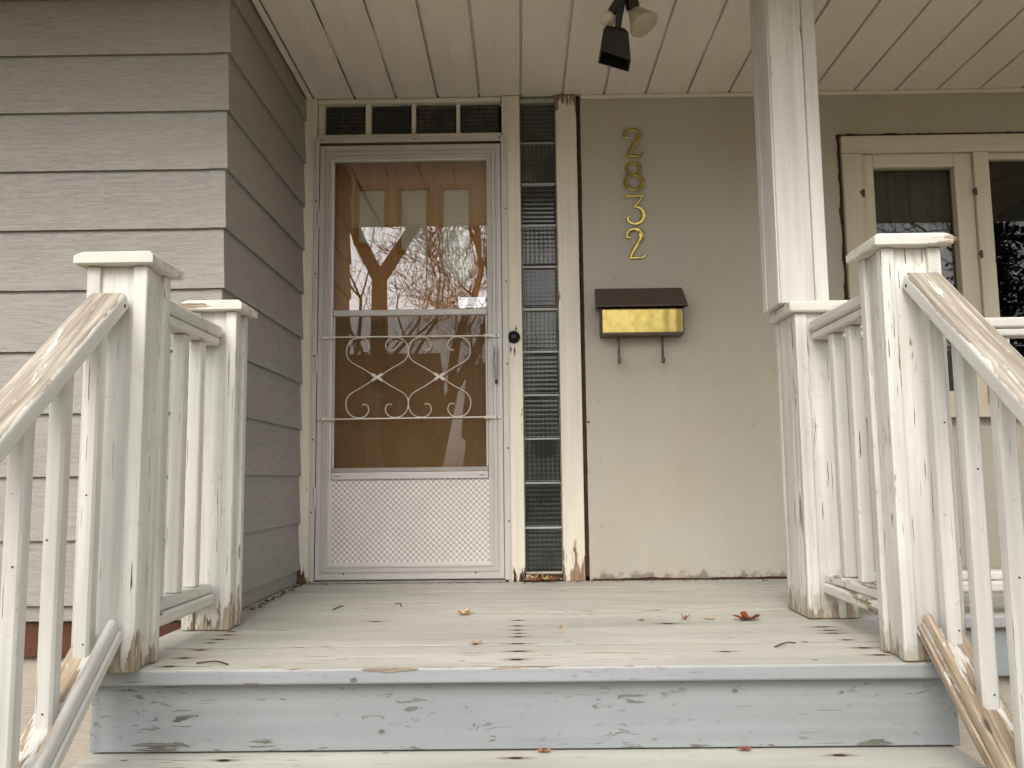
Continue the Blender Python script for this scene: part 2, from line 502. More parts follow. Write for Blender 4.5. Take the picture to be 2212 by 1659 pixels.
def stain_mat():
    """dark rust mark that soaks out from a nail head"""
    g = G('rust_stain')
    tc = g.node('ShaderNodeTexCoord')
    s = g.node('ShaderNodeSeparateXYZ'); g.t.links.new(tc.outputs['Object'], s.inputs[0])
    n = g.noise(g.vmul(g.obj(), (20.0, 120.0, 1.0)), 1.0, 3.0)
    x = g.math('DIVIDE', s.outputs[0], 0.060)
    y = g.math('DIVIDE', s.outputs[1], 0.020)
    r = g.math('SQRT', g.math('ADD', g.math('MULTIPLY', x, x), g.math('MULTIPLY', y, y)))
    halo = g.math('MULTIPLY', g.math('SUBTRACT', 1.0, g.step(g.math('ADD', r, g.math('MULTIPLY', g.math('SUBTRACT', n, 0.5), 0.8)), 0.1, 0.95)), 0.55)
    x2 = g.math('DIVIDE', s.outputs[0], 0.020)
    y2 = g.math('DIVIDE', s.outputs[1], 0.013)
    r2 = g.math('SQRT', g.math('ADD', g.math('MULTIPLY', x2, x2), g.math('MULTIPLY', y2, y2)))
    core = g.math('SUBTRACT', 1.0, g.step(g.math('ADD', r2, g.math('MULTIPLY', g.math('SUBTRACT', n, 0.5), 0.5)), 0.6, 1.0))
    a = g.math('MAXIMUM', halo, core)
    g.put(g.b.inputs['Alpha'], a)
    return g.done(g.mix(core, (0.26, 0.15, 0.07), (0.045, 0.028, 0.018)), 0.8, spec=0.2)


M['stain'] = stain_mat()

# ================================================================== geometry helpers
WM = {}


def link(o, parent=None, mat4=None):
    COL.objects.link(o)
    mat4 = mat4 or Matrix.Identity(4)
    WM[o.name] = mat4
    if parent is not None:
        o.parent = parent
        o.matrix_basis = WM[parent.name].inverted() @ mat4
    else:
        o.matrix_basis = mat4
    return o


def tag(o, label=None, cat=None, group=None, kind=None):
    if label: o['label'] = label
    if cat: o['category'] = cat
    if group: o['group'] = group
    if kind: o['kind'] = kind
    return o


def thing(name, label, cat, loc=(0, 0, 0), group=None):
    o = bpy.data.objects.new(name, None)
    o.empty_display_size = 0.1
    link(o, None, Matrix.Translation(loc))
    return tag(o, label, cat, group)


def finish(me, smooth=0):
    if smooth:
        me.shade_smooth()
        me.set_sharp_from_angle(angle=R(smooth))


def mesh(name, verts, faces, mat, parent=None, mat4=None, smooth=0):
    me = bpy.data.meshes.new(name)
    me.from_pydata([tuple(v) for v in verts], [], faces)
    bm = bmesh.new(); bm.from_mesh(me)
    bmesh.ops.recalc_face_normals(bm, faces=bm.faces)
    bm.to_mesh(me); bm.free()
    me.materials.append(M[mat])
    finish(me, smooth)
    return link(bpy.data.objects.new(name, me), parent, mat4)


BOX = {}


def box_mesh(l, w, h, bev, mat, seg=1, face_mat=None):
    key = (round(l, 4), round(w, 4), round(h, 4), bev, mat, seg, face_mat)
    if key in BOX:
        return BOX[key]
    bm = bmesh.new()
    bmesh.ops.create_cube(bm, size=1.0)
    for v in bm.verts:
        v.co = Vector((v.co.x * l, v.co.y * w, v.co.z * h))
    if bev:
        bmesh.ops.bevel(bm, geom=bm.edges[:], offset=bev, segments=seg, profile=0.5, affect='EDGES')
    me = bpy.data.meshes.new('board')
    if face_mat:
        for f in bm.faces:
            if f.normal.y < -0.8:
                f.material_index = 1
    bm.to_mesh(me); bm.free()
    me.materials.append(M[mat])
    if face_mat:
        me.materials.append(M[face_mat])
    if seg > 1:
        big = sorted((p.area for p in me.polygons), reverse=True)[5]
        for p in me.polygons:
            p.use_smooth = p.area < big * 0.999      # only the rounded arrises are smooth
    BOX[key] = me
    return me


AX = {'X': Matrix.Identity(3),
      'Y': Matrix(((0, -1, 0), (1, 0, 0), (0, 0, 1))),
      'Z': Matrix(((0, 0, -1), (0, 1, 0), (1, 0, 0)))}


def board(name, x0, x1, y0, y1, z0, z1, mat, parent=None, bev=0.003, seg=1, axis=None, jit=0.0, face_mat=None):
    """an axis-aligned board whose own X runs along its length"""
    d = (x1 - x0, y1 - y0, z1 - z0)
    if axis is None:
        axis = 'XYZ'[d.index(max(d))]
    l, w, h = {'X': d, 'Y': (d[1], d[0], d[2]), 'Z': (d[2], d[1], d[0])}[axis]
    bev = min(bev, 0.3 * min(l, w, h))
    me = box_mesh(l, w, h, bev, mat, seg, face_mat)
    c = Vector(((x0 + x1) / 2, (y0 + y1) / 2, (z0 + z1) / 2))
    m = Matrix.Translation(c) @ AX[axis].to_4x4()
    if jit:
        m = m @ Matrix.Rotation(random.uniform(-jit, jit), 4, 'Y') @ Matrix.Rotation(random.uniform(-jit, jit), 4, 'Z') \
            @ Matrix.Rotation(random.uniform(-jit, jit) * 4, 4, 'X')
    o = bpy.data.objects.new(name, me)
    return link(o, parent, m)


def slant(name, a, b, w, h, mat, parent, bev=0.008, seg=3):
    """board along the line a-b in the y-z plane; w along world x, h square to the slope"""
    a, b = Vector(a), Vector(b)
    d = (b - a)
    l = d.length
    xa = d.normalized()
    ya = Vector((1, 0, 0))
    za = xa.cross(ya).normalized()
    if za.z < 0:
        ya = -ya; za = -za
    m = Matrix((xa, ya, za)).transposed().to_4x4()
    m.translation = (a + b) / 2
    me = box_mesh(l, w, h, bev, mat, seg)
    return link(bpy.data.objects.new(name, me), parent, m)


def tube(path, r, seg=8, closed_ends=True):
    """verts, faces of a tube along path (r: number or list)"""
    vs, fs = [], []
    n = len(path)
    P = [Vector(p) for p in path]
    rr = r if isinstance(r, (list, tuple)) else [r] * n
    t0 = (P[1] - P[0]).normalized()
    ref = Vector((0, 0, 1)) if abs(t0.z) < 0.9 else Vector((0, 1, 0))
    nrm = t0.cross(ref).normalized()
    for i in range(n):
        t = (P[min(i + 1, n - 1)] - P[max(i - 1, 0)]).normalized()
        nrm = (nrm - t * nrm.dot(t)).normalized()
        bn = t.cross(nrm)
        for k in range(seg):
            a = 2 * math.pi * k / seg
            vs.append(P[i] + (nrm * math.cos(a) + bn * math.sin(a)) * rr[i])
    for i in range(n - 1):
        for k in range(seg):
            fs.append((i * seg + k, i * seg + (k + 1) % seg, (i + 1) * seg + (k + 1) % seg, (i + 1) * seg + k))
    if closed_ends:
        fs.append(tuple(range(seg))[::-1])
        fs.append(tuple(range((n - 1) * seg, n * seg)))
    return vs, fs


def join(parts):
    vs, fs = [], []
    for v, f in parts:
        o = len(vs)
        vs += list(v)
        fs += [tuple(i + o for i in q) for q in f]
    return vs, fs


def lathe(profile, seg=24, axis='Z'):
    vs, fs = [], []
    for (r, h) in profile:
        for k in range(seg):
            a = 2 * math.pi * k / seg
            vs.append(Vector((r * math.cos(a), r * math.sin(a), h)))
    n = len(profile)
    for i in range(n - 1):
        for k in range(seg):
            fs.append((i * seg + k, i * seg + (k + 1) % seg, (i + 1) * seg + (k + 1) % seg, (i + 1) * seg + k))
    fs.append(tuple(range(seg))[::-1])
    fs.append(tuple(range((n - 1) * seg, n * seg)))
    return vs, fs


def bx(x0, x1, y0, y1, z0, z1):
    v = [Vector((x, y, z)) for z in (z0, z1) for y in (y0, y1) for x in (x0, x1)]
    f = [(0, 2, 3, 1), (4, 5, 7, 6), (0, 1, 5, 4), (2, 6, 7, 3), (0, 4, 6, 2), (1, 3, 7, 5)]
    return v, f


def spline(pts, n=8):
    """Catmull-Rom through pts"""
    P = [Vector(p) for p in pts]
    out = []
    for i in range(len(P) - 1):
        p0 = P[max(i - 1, 0)]; p1 = P[i]; p2 = P[i + 1]; p3 = P[min(i + 2, len(P) - 1)]
        for k in range(n):
            t = k / n
            out.append(0.5 * ((2 * p1) + (p2 - p0) * t + (2 * p0 - 5 * p1 + 4 * p2 - p3) * t * t + (3 * p1 - p0 - 3 * p2 + p3) * t ** 3))
    out.append(P[-1])
    return out


def sheet_pane(name, x0, x1, z0, z1, y, mat, parent):
    return mesh(name, [(x0, y, z0), (x1, y, z0), (x1, y, z1), (x0, y, z1)], [(0, 1, 2, 3)], mat, parent)


def round_head(name, c, r, mat, parent, normal='-Y', thick=0.002):
    """small domed screw or nail head"""
    v, f = lathe([(r, 0), (r * 0.9, thick * 0.7), (r * 0.4, thick)], 10)
    rot = {'-Y': Matrix.Rotation(R(90), 4, 'X'), 'Z': Matrix.Identity(4), 'X': Matrix.Rotation(R(90), 4, 'Y'), '-X': Matrix.Rotation(R(-90), 4, 'Y')}[normal]
    key = ('head', r, mat, thick)
    if key not in BOX:
        me = bpy.data.meshes.new(name); me.from_pydata([tuple(a) for a in v], [], f); me.materials.append(M[mat]); BOX[key] = me
    return link(bpy.data.objects.new(name, BOX[key]), parent, Matrix.Translation(c) @ rot)


GROUND_Z = -1.035
SOFFIT_Z = 2.360
EAVE_Y = -2.12

# ================================================================== ground and street behind the camera
def sheet(name, x0, x1, y0, y1, z, mat, kind='structure'):
    o = mesh(name, [(x0, y0, z), (x1, y0, z), (x1, y1, z), (x0, y1, z)], [(0, 1, 2, 3)], mat)
    return tag(o, kind=kind)


sheet('ground', -150, 150, -200, 60, GROUND_Z, 'lawn')
sheet('path', -0.75, 0.75, -12.0, -2.9, GROUND_Z + 0.004, 'concrete')
sheet('pavement', -60, 60, -13.6, -12.0, GROUND_Z + 0.008, 'concrete')
sheet('road', -60, 60, -27.0, -17.0, GROUND_Z + 0.004, 'asphalt')

# ================================================================== porch deck
deck = thing('porch_deck', 'weathered cream painted board deck in front of the storm door', 'deck', (0, -1.0, 0))
LINES = [-1.832, -1.536, -1.249, -0.923, -0.636, -0.350, -0.010]
boards = []
for i in range(6):
    y0, y1 = LINES[i], LINES[i + 1]
    dz = [0, 0.0003, -0.0003, 0.0002, 0.0, 0.0003][i]
    x0, x1 = (-1.125, 1.118) if i < 3 else (-1.058, 4.2)
    b = board('deck_board', x0, x1, y0 + 0.0022, y1 - 0.0022, -0.038 + dz, dz, 'deck', deck, bev=0.0007 if i else 0.005, seg=2, axis='X',
              face_mat='nose' if i == 0 else None)
    boards.append(b)
for yy in LINES[1:-1]:
    board('seam_grime', -1.05 if yy > -1.0 else -1.12, 1.11, yy - 0.0021, yy + 0.0021, -0.030, -0.0009, 'grime', deck, axis='X', bev=0)
board('deck_board', 1.121, 4.2, -1.125, -0.926, -0.038, 0.0, 'deck', deck, bev=0.005, seg=2, axis='X', face_mat='nose')
board('fascia', 1.121, 4.2, -1.10, -1.07, -0.20, -0.0395, 'blue', deck)
for sx in (-1, 1):
    board('skirt_board', sx * 1.095 - 0.012, sx * 1.095 + 0.012, -1.80, -1.11, -0.21, -0.0395, 'blue', deck)
board('skirt_panel', 1.05, 4.2, -1.06, -1.03, GROUND_Z, -0.202, 'foundation', deck)
stain_me = bpy.data.meshes.new('stain')
stain_me.from_pydata([(-.07, -.024, 0), (.07, -.024, 0), (.07, .024, 0), (-.07, .024, 0)], [], [(0, 1, 2, 3)])
stain_me.materials.append(M['stain'])
NAILS = [(-0.012, y) for y in (-1.105, -1.214, -1.296, -1.352, -1.411, -1.521, -1.628, -1.738)] + \
        [(-0.925, y) for y in (-1.275, -1.331, -1.407, -1.460, -1.566, -1.677, -1.782)] + \
        [(0.942, y) for y in (-1.293, -1.355, -1.404, -1.511, -1.627, -1.723)] + \
        [(-0.50, -1.10), (0.47, -1.20), (0.55, -1.66)]
for (x, y) in NAILS:
    bi = max(i for i in range(6) if LINES[i] <= y)
    x += random.uniform(-0.006, 0.006)
    zt = [0, 0.0003, -0.0003, 0.0002, 0.0, 0.0003][bi]
    s = random.uniform(0.75, 1.1)
    link(bpy.data.objects.new('nail_stain', stain_me), boards[bi],
         Matrix.Translation((x, y, zt + 0.0006)) @ Matrix.Diagonal((s * random.uniform(0.8, 1.5), s, 1, 1)))
    round_head('nail_head', (x, y, zt + 0.0008), 0.0045, 'screw', boards[bi], 'Z', 0.0012)

rnd = random.Random(12)
rim_ = []
for i in range(24):
    t = i / 23
    rim_.append((-0.41 + 0.14 * t + rnd.uniform(-.004, .004), -1.8325 + 0.002 + 0.017 * math.sin(math.pi * t) * rnd.uniform(0.25, 1.1), 0.0007))
low_ = [(x, -1.8329, -0.002 - 0.008 * math.sin(math.pi * i / 23) * rnd.uniform(0.1, 1.1)) for i, (x, y, z) in enumerate(rim_)]
mid_ = [(x, -1.8325, -0.0015) for x, y, z in rim_]
mesh('bare_wood_patch', rim_ + mid_ + low_, [(i, i + 1, 24 + i + 1, 24 + i) for i in range(23)] + [(24 + i, 25 + i, 49 + i, 48 + i) for i in range(23)], 'chip', boards[0])

# ================================================================== steps
steps = thing('porch_steps', 'blue grey painted wooden steps leading up to the porch', 'steps', (0, -2.4, GROUND_Z))
RISE, RUN = 0.207, 0.25
for k in range(4):
    yr = -1.800 - RUN * k
    zt = -RISE * k
    r_ = board('riser', -1.113, 1.098, yr, yr + 0.025, zt - RISE - 0.0015, zt - 0.0395, 'blue', steps, bev=0.002, axis='X')
    zz = -RISE * (k + 1) - 0.0065
    t_ = board('tread', -1.113, 1.098, yr - RUN - 0.03, yr + 0.03, zz - 0.036, zz, 'deck', steps, bev=0.006, seg=2, axis='X', face_mat='nose')
    if k == 0:
        for x in (-0.75, -0.02, 0.78):
            link(bpy.data.objects.new('nail_stain', stain_me), t_, Matrix.Translation((x, yr - 0.055, zz + 0.0006)) @ Matrix.Diagonal((1.1, 0.9, 1, 1)))
for x in (-1.03, 1.02):
    vs = [(x - 0.014, -1.76, -0.27), (x - 0.014, -2.55, -0.92), (x - 0.014, -2.55, GROUND_Z), (x - 0.014, -1.76, GROUND_Z)]
    vs += [(a + 0.028, b, c) for a, b, c in vs]
    mesh('stringer', vs, [(0, 1, 2, 3), (7, 6, 5, 4), (0, 4, 5, 1), (1, 5, 6, 2), (2, 6, 7, 3), (3, 7, 4, 0)], 'blue', steps)

# ================================================================== siding wing on the left
wing = thing('siding_wall', 'taupe lap siding wing with mitred corner left of the door', 'wall', (-2.0, -1.1, GROUND_Z))
CX, CY = -1.052, -1.112            # wall planes behind the boards
LAP, Z0 = 0.2172, 0.067
PROF = [(0.019, 0.0), (0.006, LAP + 0.012), (-0.006, LAP + 0.012), (0.004, 0.004)]


def course(z, prof, name='siding_board', h=None):
    def pr():
        return [(o, z + (dz if h is None else min(dz, h))) for o, dz in prof]
    P = pr()
    n = len(P)
    for side in ('front', 'return'):
        vs = []
        for o, zz in P:
            vs.append(Vector((CX + o, CY - o, zz)))
        for o, zz in P:
            vs.append(Vector((-4.6, CY - o, zz)) if side == 'front' else Vector((CX + o, 0.02, zz)))
        fs = [tuple(range(n))[::-1], tuple(range(n, 2 * n))] + [(i, (i + 1) % n, n + (i + 1) % n, n + i) for i in range(n)]
        # local X along the board
        base = Vector((-2.8, CY, z)) if side == 'front' else Vector((CX, -0.55, z))
        m = Matrix.Translation(base) @ (AX['X'] if side == 'front' else AX['Y']).to_4x4()
        mi = m.inverted()
        mesh(name, [mi @ v for v in vs], fs, 'siding', wing, m)
    # thin folded cap over the mitre
    vs, fs = [], []
    q = [(o + 0.0022, zz + (0.0008 if k == 0 else -0.004)) for k, (o, zz) in enumerate(P[:2])]
    for o, zz in q:
        vs += [Vector((CX - 0.046, CY - o, zz)), Vector((CX + o, CY - o, zz)), Vector((CX + o, CY + 0.02, zz)),
               Vector((CX - 0.046, CY - o + 0.004, zz)), Vector((CX + o - 0.004, CY - o + 0.004, zz)), Vector((CX + o - 0.004, CY + 0.02, zz))]
    fs = [(0, 1, 7, 6), (1, 2, 8, 7), (9, 10, 4, 3), (10, 11, 5, 4), (0, 3, 4, 1), (1, 4, 5, 2), (6, 7, 10, 9), (7, 8, 11, 10), (0, 6, 9, 3), (2, 5, 11, 8)]
    m = Matrix.Translation((CX, CY, z))
    mesh('corner_cap', [v - Vector((CX, CY, z)) for v in vs], fs, 'siding', wing, m)


for k in range(11):
    course(Z0 + LAP * k, PROF)
board('starter_board', -4.6, CX + 0.002, CY - 0.004, CY + 0.02, 0.012, 0.066, 'siding', wing, axis='X')
board('starter_board', CX - 0.02, CX + 0.006, CY + 0.021, 0.0, 0.004, 0.066, 'siding', wing, axis='Y')
board('sill_beam', -4.6, CX - 0.012, CY + 0.012, CY + 0.06, -0.108, 0.010, 'beam', wing, axis='X')
board('foundation', -4.6, CX - 0.03, CY + 0.035, CY + 0.10, GROUND_Z - 0.1, -0.109, 'foundation', wing, axis='X', bev=0.002)
v, f = join([bx(-4.6, CX - 0.022, CY + 0.065, CY + 0.12, 0.0, 2.9), bx(CX - 0.12, CX - 0.0215, CY + 0.121, 0.1, 0.0, 2.9)])
mesh('sheathing', v, f, 'dark', wing)

# ================================================================== stucco wall with its openings
wall = thing('stucco_wall', 'beige stucco house wall behind the mailbox and window', 'wall', (1.0, 0, 0))
WX0, WX1, WZ0, WZ1 = 1.574, 3.36, 0.735, 2.142      # rough window opening
v, f = join([bx(0.316, WX0, 0.0, 0.20, -0.9, 2.62), bx(WX0, WX1, 0.0, 0.20, WZ1, 2.62), bx(WX0, WX1, 0.0, 0.20, -0.9, WZ0),
             bx(WX1, 4.6, 0.0, 0.20, -0.9, 2.62), bx(-1.06, 0.316, 0.02, 0.20, 2.365, 2.62), bx(-1.06, 0.316, 0.005, 0.20, -0.9, -0.04)])
mesh('wall_face', v, f, 'stucco', wall)
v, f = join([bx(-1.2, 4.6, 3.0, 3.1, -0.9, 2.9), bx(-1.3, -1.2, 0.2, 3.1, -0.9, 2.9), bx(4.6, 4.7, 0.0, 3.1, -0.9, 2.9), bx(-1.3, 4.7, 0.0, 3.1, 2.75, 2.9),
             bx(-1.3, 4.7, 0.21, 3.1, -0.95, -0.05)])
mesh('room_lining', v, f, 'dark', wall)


def ragged(name, p0, p1, w, parent, y, seed, amp=0.006):
    """ragged dark gap strip in the wall plane from p0 to p1 (x,z), w wide, slightly sunken body"""
    rnd = random.Random(seed)
    a, b = Vector((p0[0], 0, p0[1])), Vector((p1[0], 0, p1[1]))
    d = b - a
    n = max(6, int(d.length / 0.022))
    side = Vector((d.z, 0, -d.x)).normalized()
    vs, fs = [], []
    for i in range(n + 1):
        t = i / n
        c = a + d * t
        o = mnoise.noise(Vector((t * d.length * 9, seed, 0))) * amp * 1.6 + rnd.uniform(-amp, amp) * 0.5
        hw = w * 0.5 * (0.75 + 0.6 * (mnoise.noise(Vector((t * d.length * 5, seed + 9, 3))) + 0.3))
        l_, r_ = c + side * (-hw + o), c + side * (hw + o * 0.3)
        for q, yy in ((l_, y), (r_, y), (r_, y + 0.006), (l_, y + 0.006)):
            vs.append(Vector((q.x, yy, q.z)))
    for i in range(n):
        k = i * 4
        for j in range(4):
            fs.append((k + j, k + (j + 1) % 4, k + 4 + (j + 1) % 4, k + 4 + j))
    fs += [(0, 1, 2, 3), (n * 4 + 3, n * 4 + 2, n * 4 + 1, n * 4)]
    return mesh(name, vs, fs, 'caulk', parent)


ragged('gap_crack', (0.3045, 0.02), (0.3075, 2.35), 0.017, wall, -0.0025, 3, 0.008)
ragged('gap_crack', (1.578, 0.80), (1.578, 2.138), 0.012, wall, -0.0025, 11, 0.008)
ragged('gap_crack', (1.572, 2.136), (3.30, 2.132), 0.010, wall, -0.0028, 17)
ragged('gap_crack', (0.33, 0.004), (3.3, 0.004), 0.012, wall, -0.0025, 23, 0.004)
board('soffit_channel', 0.318, 4.3, -0.016, -0.001, 2.3425, 2.3595, 'soffit', wall, axis='X', bev=0.002)
round_head('nail_head', (0.325, -0.0005, 0.74), 0.006, 'screw', wall)

# ================================================================== entry: frame posts, glass blocks, doors
frame = thing('door_frame', 'cream painted wooden door frame with flaking paint at its feet', 'door frame', (-0.4, 0, 0))
board('jamb', -1.048, -0.984, -0.025, 0.13, 0.0, 2.358, 'trim', frame, axis='Z', bev=0.004, seg=2)
board('jamb', -0.073, 0.016, -0.022, 0.13, 0.0, 2.358, 'trim', frame, axis='Z', bev=0.004, seg=2)
board('jamb', 0.192, 0.295, -0.024, 0.13, 0.0, 2.3585, 'trim_r', frame, axis='Z', bev=0.004, seg=2)
board('head_rail', -0.982, -0.075, -0.030, 0.13, 2.150, 2.166, 'trim', frame, axis='X', bev=0.003)
board('top_rail', -0.982, -0.075, -0.010, 0.13, 2.336, 2.358, 'trim', frame, axis='X', bev=0.003)
board('threshold', -0.982, -0.075, -0.035, 0.14, 0.001, 0.012, 'alu_dark', frame, axis='X', bev=0.002)
board('sill_block', 0.018, 0.190, 0.0, 0.13, 0.001, 0.032, 'trim', frame, axis='X', bev=0.003)
# storm-door mounting bars
board('mounting_bar', -0.989, -0.967, -0.034, -0.026, 0.012, 2.148, 'alu', frame, axis='Z', bev=0.0015)
board('mounting_bar', -0.078, -0.050, -0.034, -0.0235, 0.012, 2.148, 'alu', frame, axis='Z', bev=0.0015)
board('mounting_bar', -0.990, -0.049, -0.040, -0.031, 2.122, 2.149, 'alu', frame, axis='X', bev=0.0015)
for z in (0.28, 0.62, 1.02, 1.42, 1.78):
    round_head('screw_head', (-0.980, -0.0342, z + 0.05), 0.0045, 'screw', frame)
    round_head('screw_head', (-0.058, -0.0342, z), 0.0045, 'screw', frame)
for x in (-0.955, -0.50, -0.085):
    round_head('screw_head', (x, -0.0402, 2.136), 0.0045, 'screw', frame)
for z in (0.40, 1.03, 1.74):
    v, f = tube([(-0.9665, -0.036, z - 0.045), (-0.9665, -0.036, z + 0.045)], 0.006, 10)
    mesh('hinge_barrel', v, f, 'alu', frame, smooth=40)

BLOCK_ME = {}


def block_mesh(w, h):
    key = (round(w, 3), round(h, 3))
    if key in BLOCK_ME:
        return BLOCK_ME[key]
    # pillow-edged pane: rim, then a slightly dished ribbed face
    rows = [(0.5, 0.0), (0.5, -0.008), (0.485, -0.012), (0.455, -0.0115), (0.44, -0.009)]
    vs, fs = [], []
    for k, y in rows:
        m = min(w, h)
        ix, iz = w / 2 - m * (0.5 - k), h / 2 - m * (0.5 - k)
        vs += [(-ix, y, -iz), (ix, y, -iz), (ix, y, iz), (-ix, y, iz)]
    for i in range(len(rows) - 1):
        for j in range(4):
            fs.append((i * 4 + j, i * 4 + (j + 1) % 4, i * 4 + 4 + (j + 1) % 4, i * 4 + 4 + j))
    n = (len(rows) - 1) * 4
    fs.append((n, n + 1, n + 2, n + 3))
    fs.append((3, 2, 1, 0))
    me = bpy.data.meshes.new('glass_block')
    me.from_pydata(vs, [], fs)
    bm = bmesh.new(); bm.from_mesh(me); bmesh.ops.recalc_face_normals(bm, faces=bm.faces); bm.to_mesh(me); bm.free()
    me.materials.append(M['block'])
    BLOCK_ME[key] = me
    return me


def glass_block(cx, cz, w, h, parent, y=0.022):
    m = Matrix.Translation((cx, y, cz)) @ Matrix.Rotation(random.uniform(-0.012, 0.012), 4, 'X') @ Matrix.Rotation(random.uniform(-0.012, 0.012), 4, 'Z')
    return link(bpy.data.objects.new('glass_block', block_mesh(w, h)), parent, m)


side = thing('glass_block_sidelight', 'column of ribbed dark glass blocks right of the storm door', 'sidelight', (0.104, 0.03, 0.03))
zs = [0.038 + i * (2.336 - 0.038) / 11 for i in range(12)]
for i in range(11):
    glass_block(0.104, (zs[i] + zs[i + 1]) / 2, 0.168, zs[i + 1] - zs[i] - random.uniform(0.008, 0.013), side)
board('joint_backing', 0.0175, 0.1905, 0.018, 0.06, 0.033, 2.358, 'mortar', side, axis='Z', bev=0)
tran = thing('glass_block_transom', 'row of four dark glass blocks above the storm door', 'transom', (-0.52, 0.03, 2.166))
TX = [(-0.948, -0.751), (-0.717, -0.522), (-0.496, -0.301), (-0.276, -0.085)]
for a, b in TX:
    glass_block((a + b) / 2, 2.2515, b - a - 0.004, 0.164, tran, 0.04)
for a, b in [(-0.981, -0.951), (-0.748, -0.720), (-0.519, -0.499), (-0.298, -0.279)]:
    board('divider', a, b, 0.0, 0.10, 2.1672, 2.335, 'trim', tran, axis='Z', bev=0.002)
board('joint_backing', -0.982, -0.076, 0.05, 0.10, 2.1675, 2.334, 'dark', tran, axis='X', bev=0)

# --- inner wooden door
inner = thing('wooden_door', 'honey brown wooden door with three frosted lites behind storm door', 'door', (-0.52, 0.12, 0.012))
IY = 0.10
LIT = [(-0.797, -0.668, 1.662, 1.638), (-0.584, -0.457, 1.625, 1.573), (-0.374, -0.243, 1.530, 1.399)]
LT = 1.931
# slab in pieces round the three lites
cols = [-0.982] + [c for l in LIT for c in (l[0], l[1])] + [-0.0765]
vs, fs = [], []
parts = []
for i in range(len(cols) - 1):
    a, b = cols[i], cols[i + 1]
    if i % 2 == 0:
        parts.append(bx(a, b, IY, IY + 0.04, 0.013, 2.149))
    else:
        l = LIT[i // 2]
        parts.append(bx(a, b, IY, IY + 0.04, LT, 2.149))
        vv = [Vector(p) for p in [(a, IY, 0.013), (b, IY, 0.013), (a, IY + 0.04, 0.013), (b, IY + 0.04, 0.013), (a, IY, l[2]), (b, IY, l[3]), (a, IY + 0.04, l[2]), (b, IY + 0.04, l[3])]]
        parts.append((vv, [(0, 2, 3, 1), (4, 5, 7, 6), (0, 1, 5, 4), (2, 6, 7, 3), (0, 4, 6, 2), (1, 3, 7, 5)]))
v, f = join(parts)
mesh('door_slab', v, f, 'door_wood', inner)
for l in LIT:
    a, b, za, zb = l
    o = mesh('lite', [(a, IY + 0.018, za - 0.01), (b, IY + 0.018, zb - 0.01), (b, IY + 0.018, LT + 0.01), (a, IY + 0.018, LT + 0.01),
                      (a, IY + 0.024, za - 0.01), (b, IY + 0.024, zb - 0.01), (b, IY + 0.024, LT + 0.01), (a, IY + 0.024, LT + 0.01)],
             [(0, 1, 2, 3), (7, 6, 5, 4), (0, 4, 5, 1), (1, 5, 6, 2), (2, 6, 7, 3), (3, 7, 4, 0)], 'lite', inner)
    # raised moulding round the opening
    P = [(a, za), (b, zb), (b, LT), (a, LT)]
    O = [(a - 0.020, za - 0.022), (b + 0.020, zb - 0.024), (b + 0.020, LT + 0.020), (a - 0.020, LT + 0.020)]
    vs, fs = [], []
    for (p, q) in zip(P, O):
        mx_, mz_ = (p[0] + q[0]) / 2, (p[1] + q[1]) / 2
        vs += [(p[0], IY + 0.002, p[1]), (p[0], IY - 0.006, p[1]), (mx_, IY - 0.012, mz_), (q[0], IY - 0.005, q[1]), (q[0], IY + 0.002, q[1])]
    for i in range(4):
        for k in range(4):
            fs.append((i * 5 + k, i * 5 + k + 1, ((i + 1) % 4) * 5 + k + 1, ((i + 1) % 4) * 5 + k))
    mesh('lite_moulding', vs, fs, 'door_wood', o)
slot = board('mail_slot', -0.301, -0.161, IY - 0.010, IY - 0.0005, 1.316, 1.374, 'chrome', inner, axis='X', bev=0.004, seg=2)
board('slot_flap', -0.288, -0.174, IY - 0.014, IY - 0.0105, 1.330, 1.360, 'chrome', slot, axis='X', bev=0.0015)
v, f = lathe([(0.012, 0), (0.012, 0.025), (0.028, 0.032), (0.03, 0.045), (0.022, 0.058)], 16)
mesh('door_knob', v, f, 'brass', inner, Matrix.Translation((-0.115, IY, 1.02)) @ Matrix.Rotation(R(90), 4, 'X'), smooth=40)

# --- aluminium storm door
storm = thing('storm_door', 'aluminium storm door with scrolled grille and checked kick panel', 'door', (-0.525, -0.02, 0.015))
OX0, OX1, OZ0, OZ1 = -0.965, -0.0795, 0.016, 2.112
SP = [(0.0, 0.022), (0.0, -0.002), (0.003, -0.006), (0.022, -0.007), (0.025, 0.0), (0.029, 0.0), (0.032, -0.007), (0.043, -0.009), (0.046, -0.002), (0.049, -0.002), (0.052, -0.008), (0.058, -0.008), (0.060, 0.003), (0.070, 0.005), (0.072, 0.013), (0.072, 0.022)]


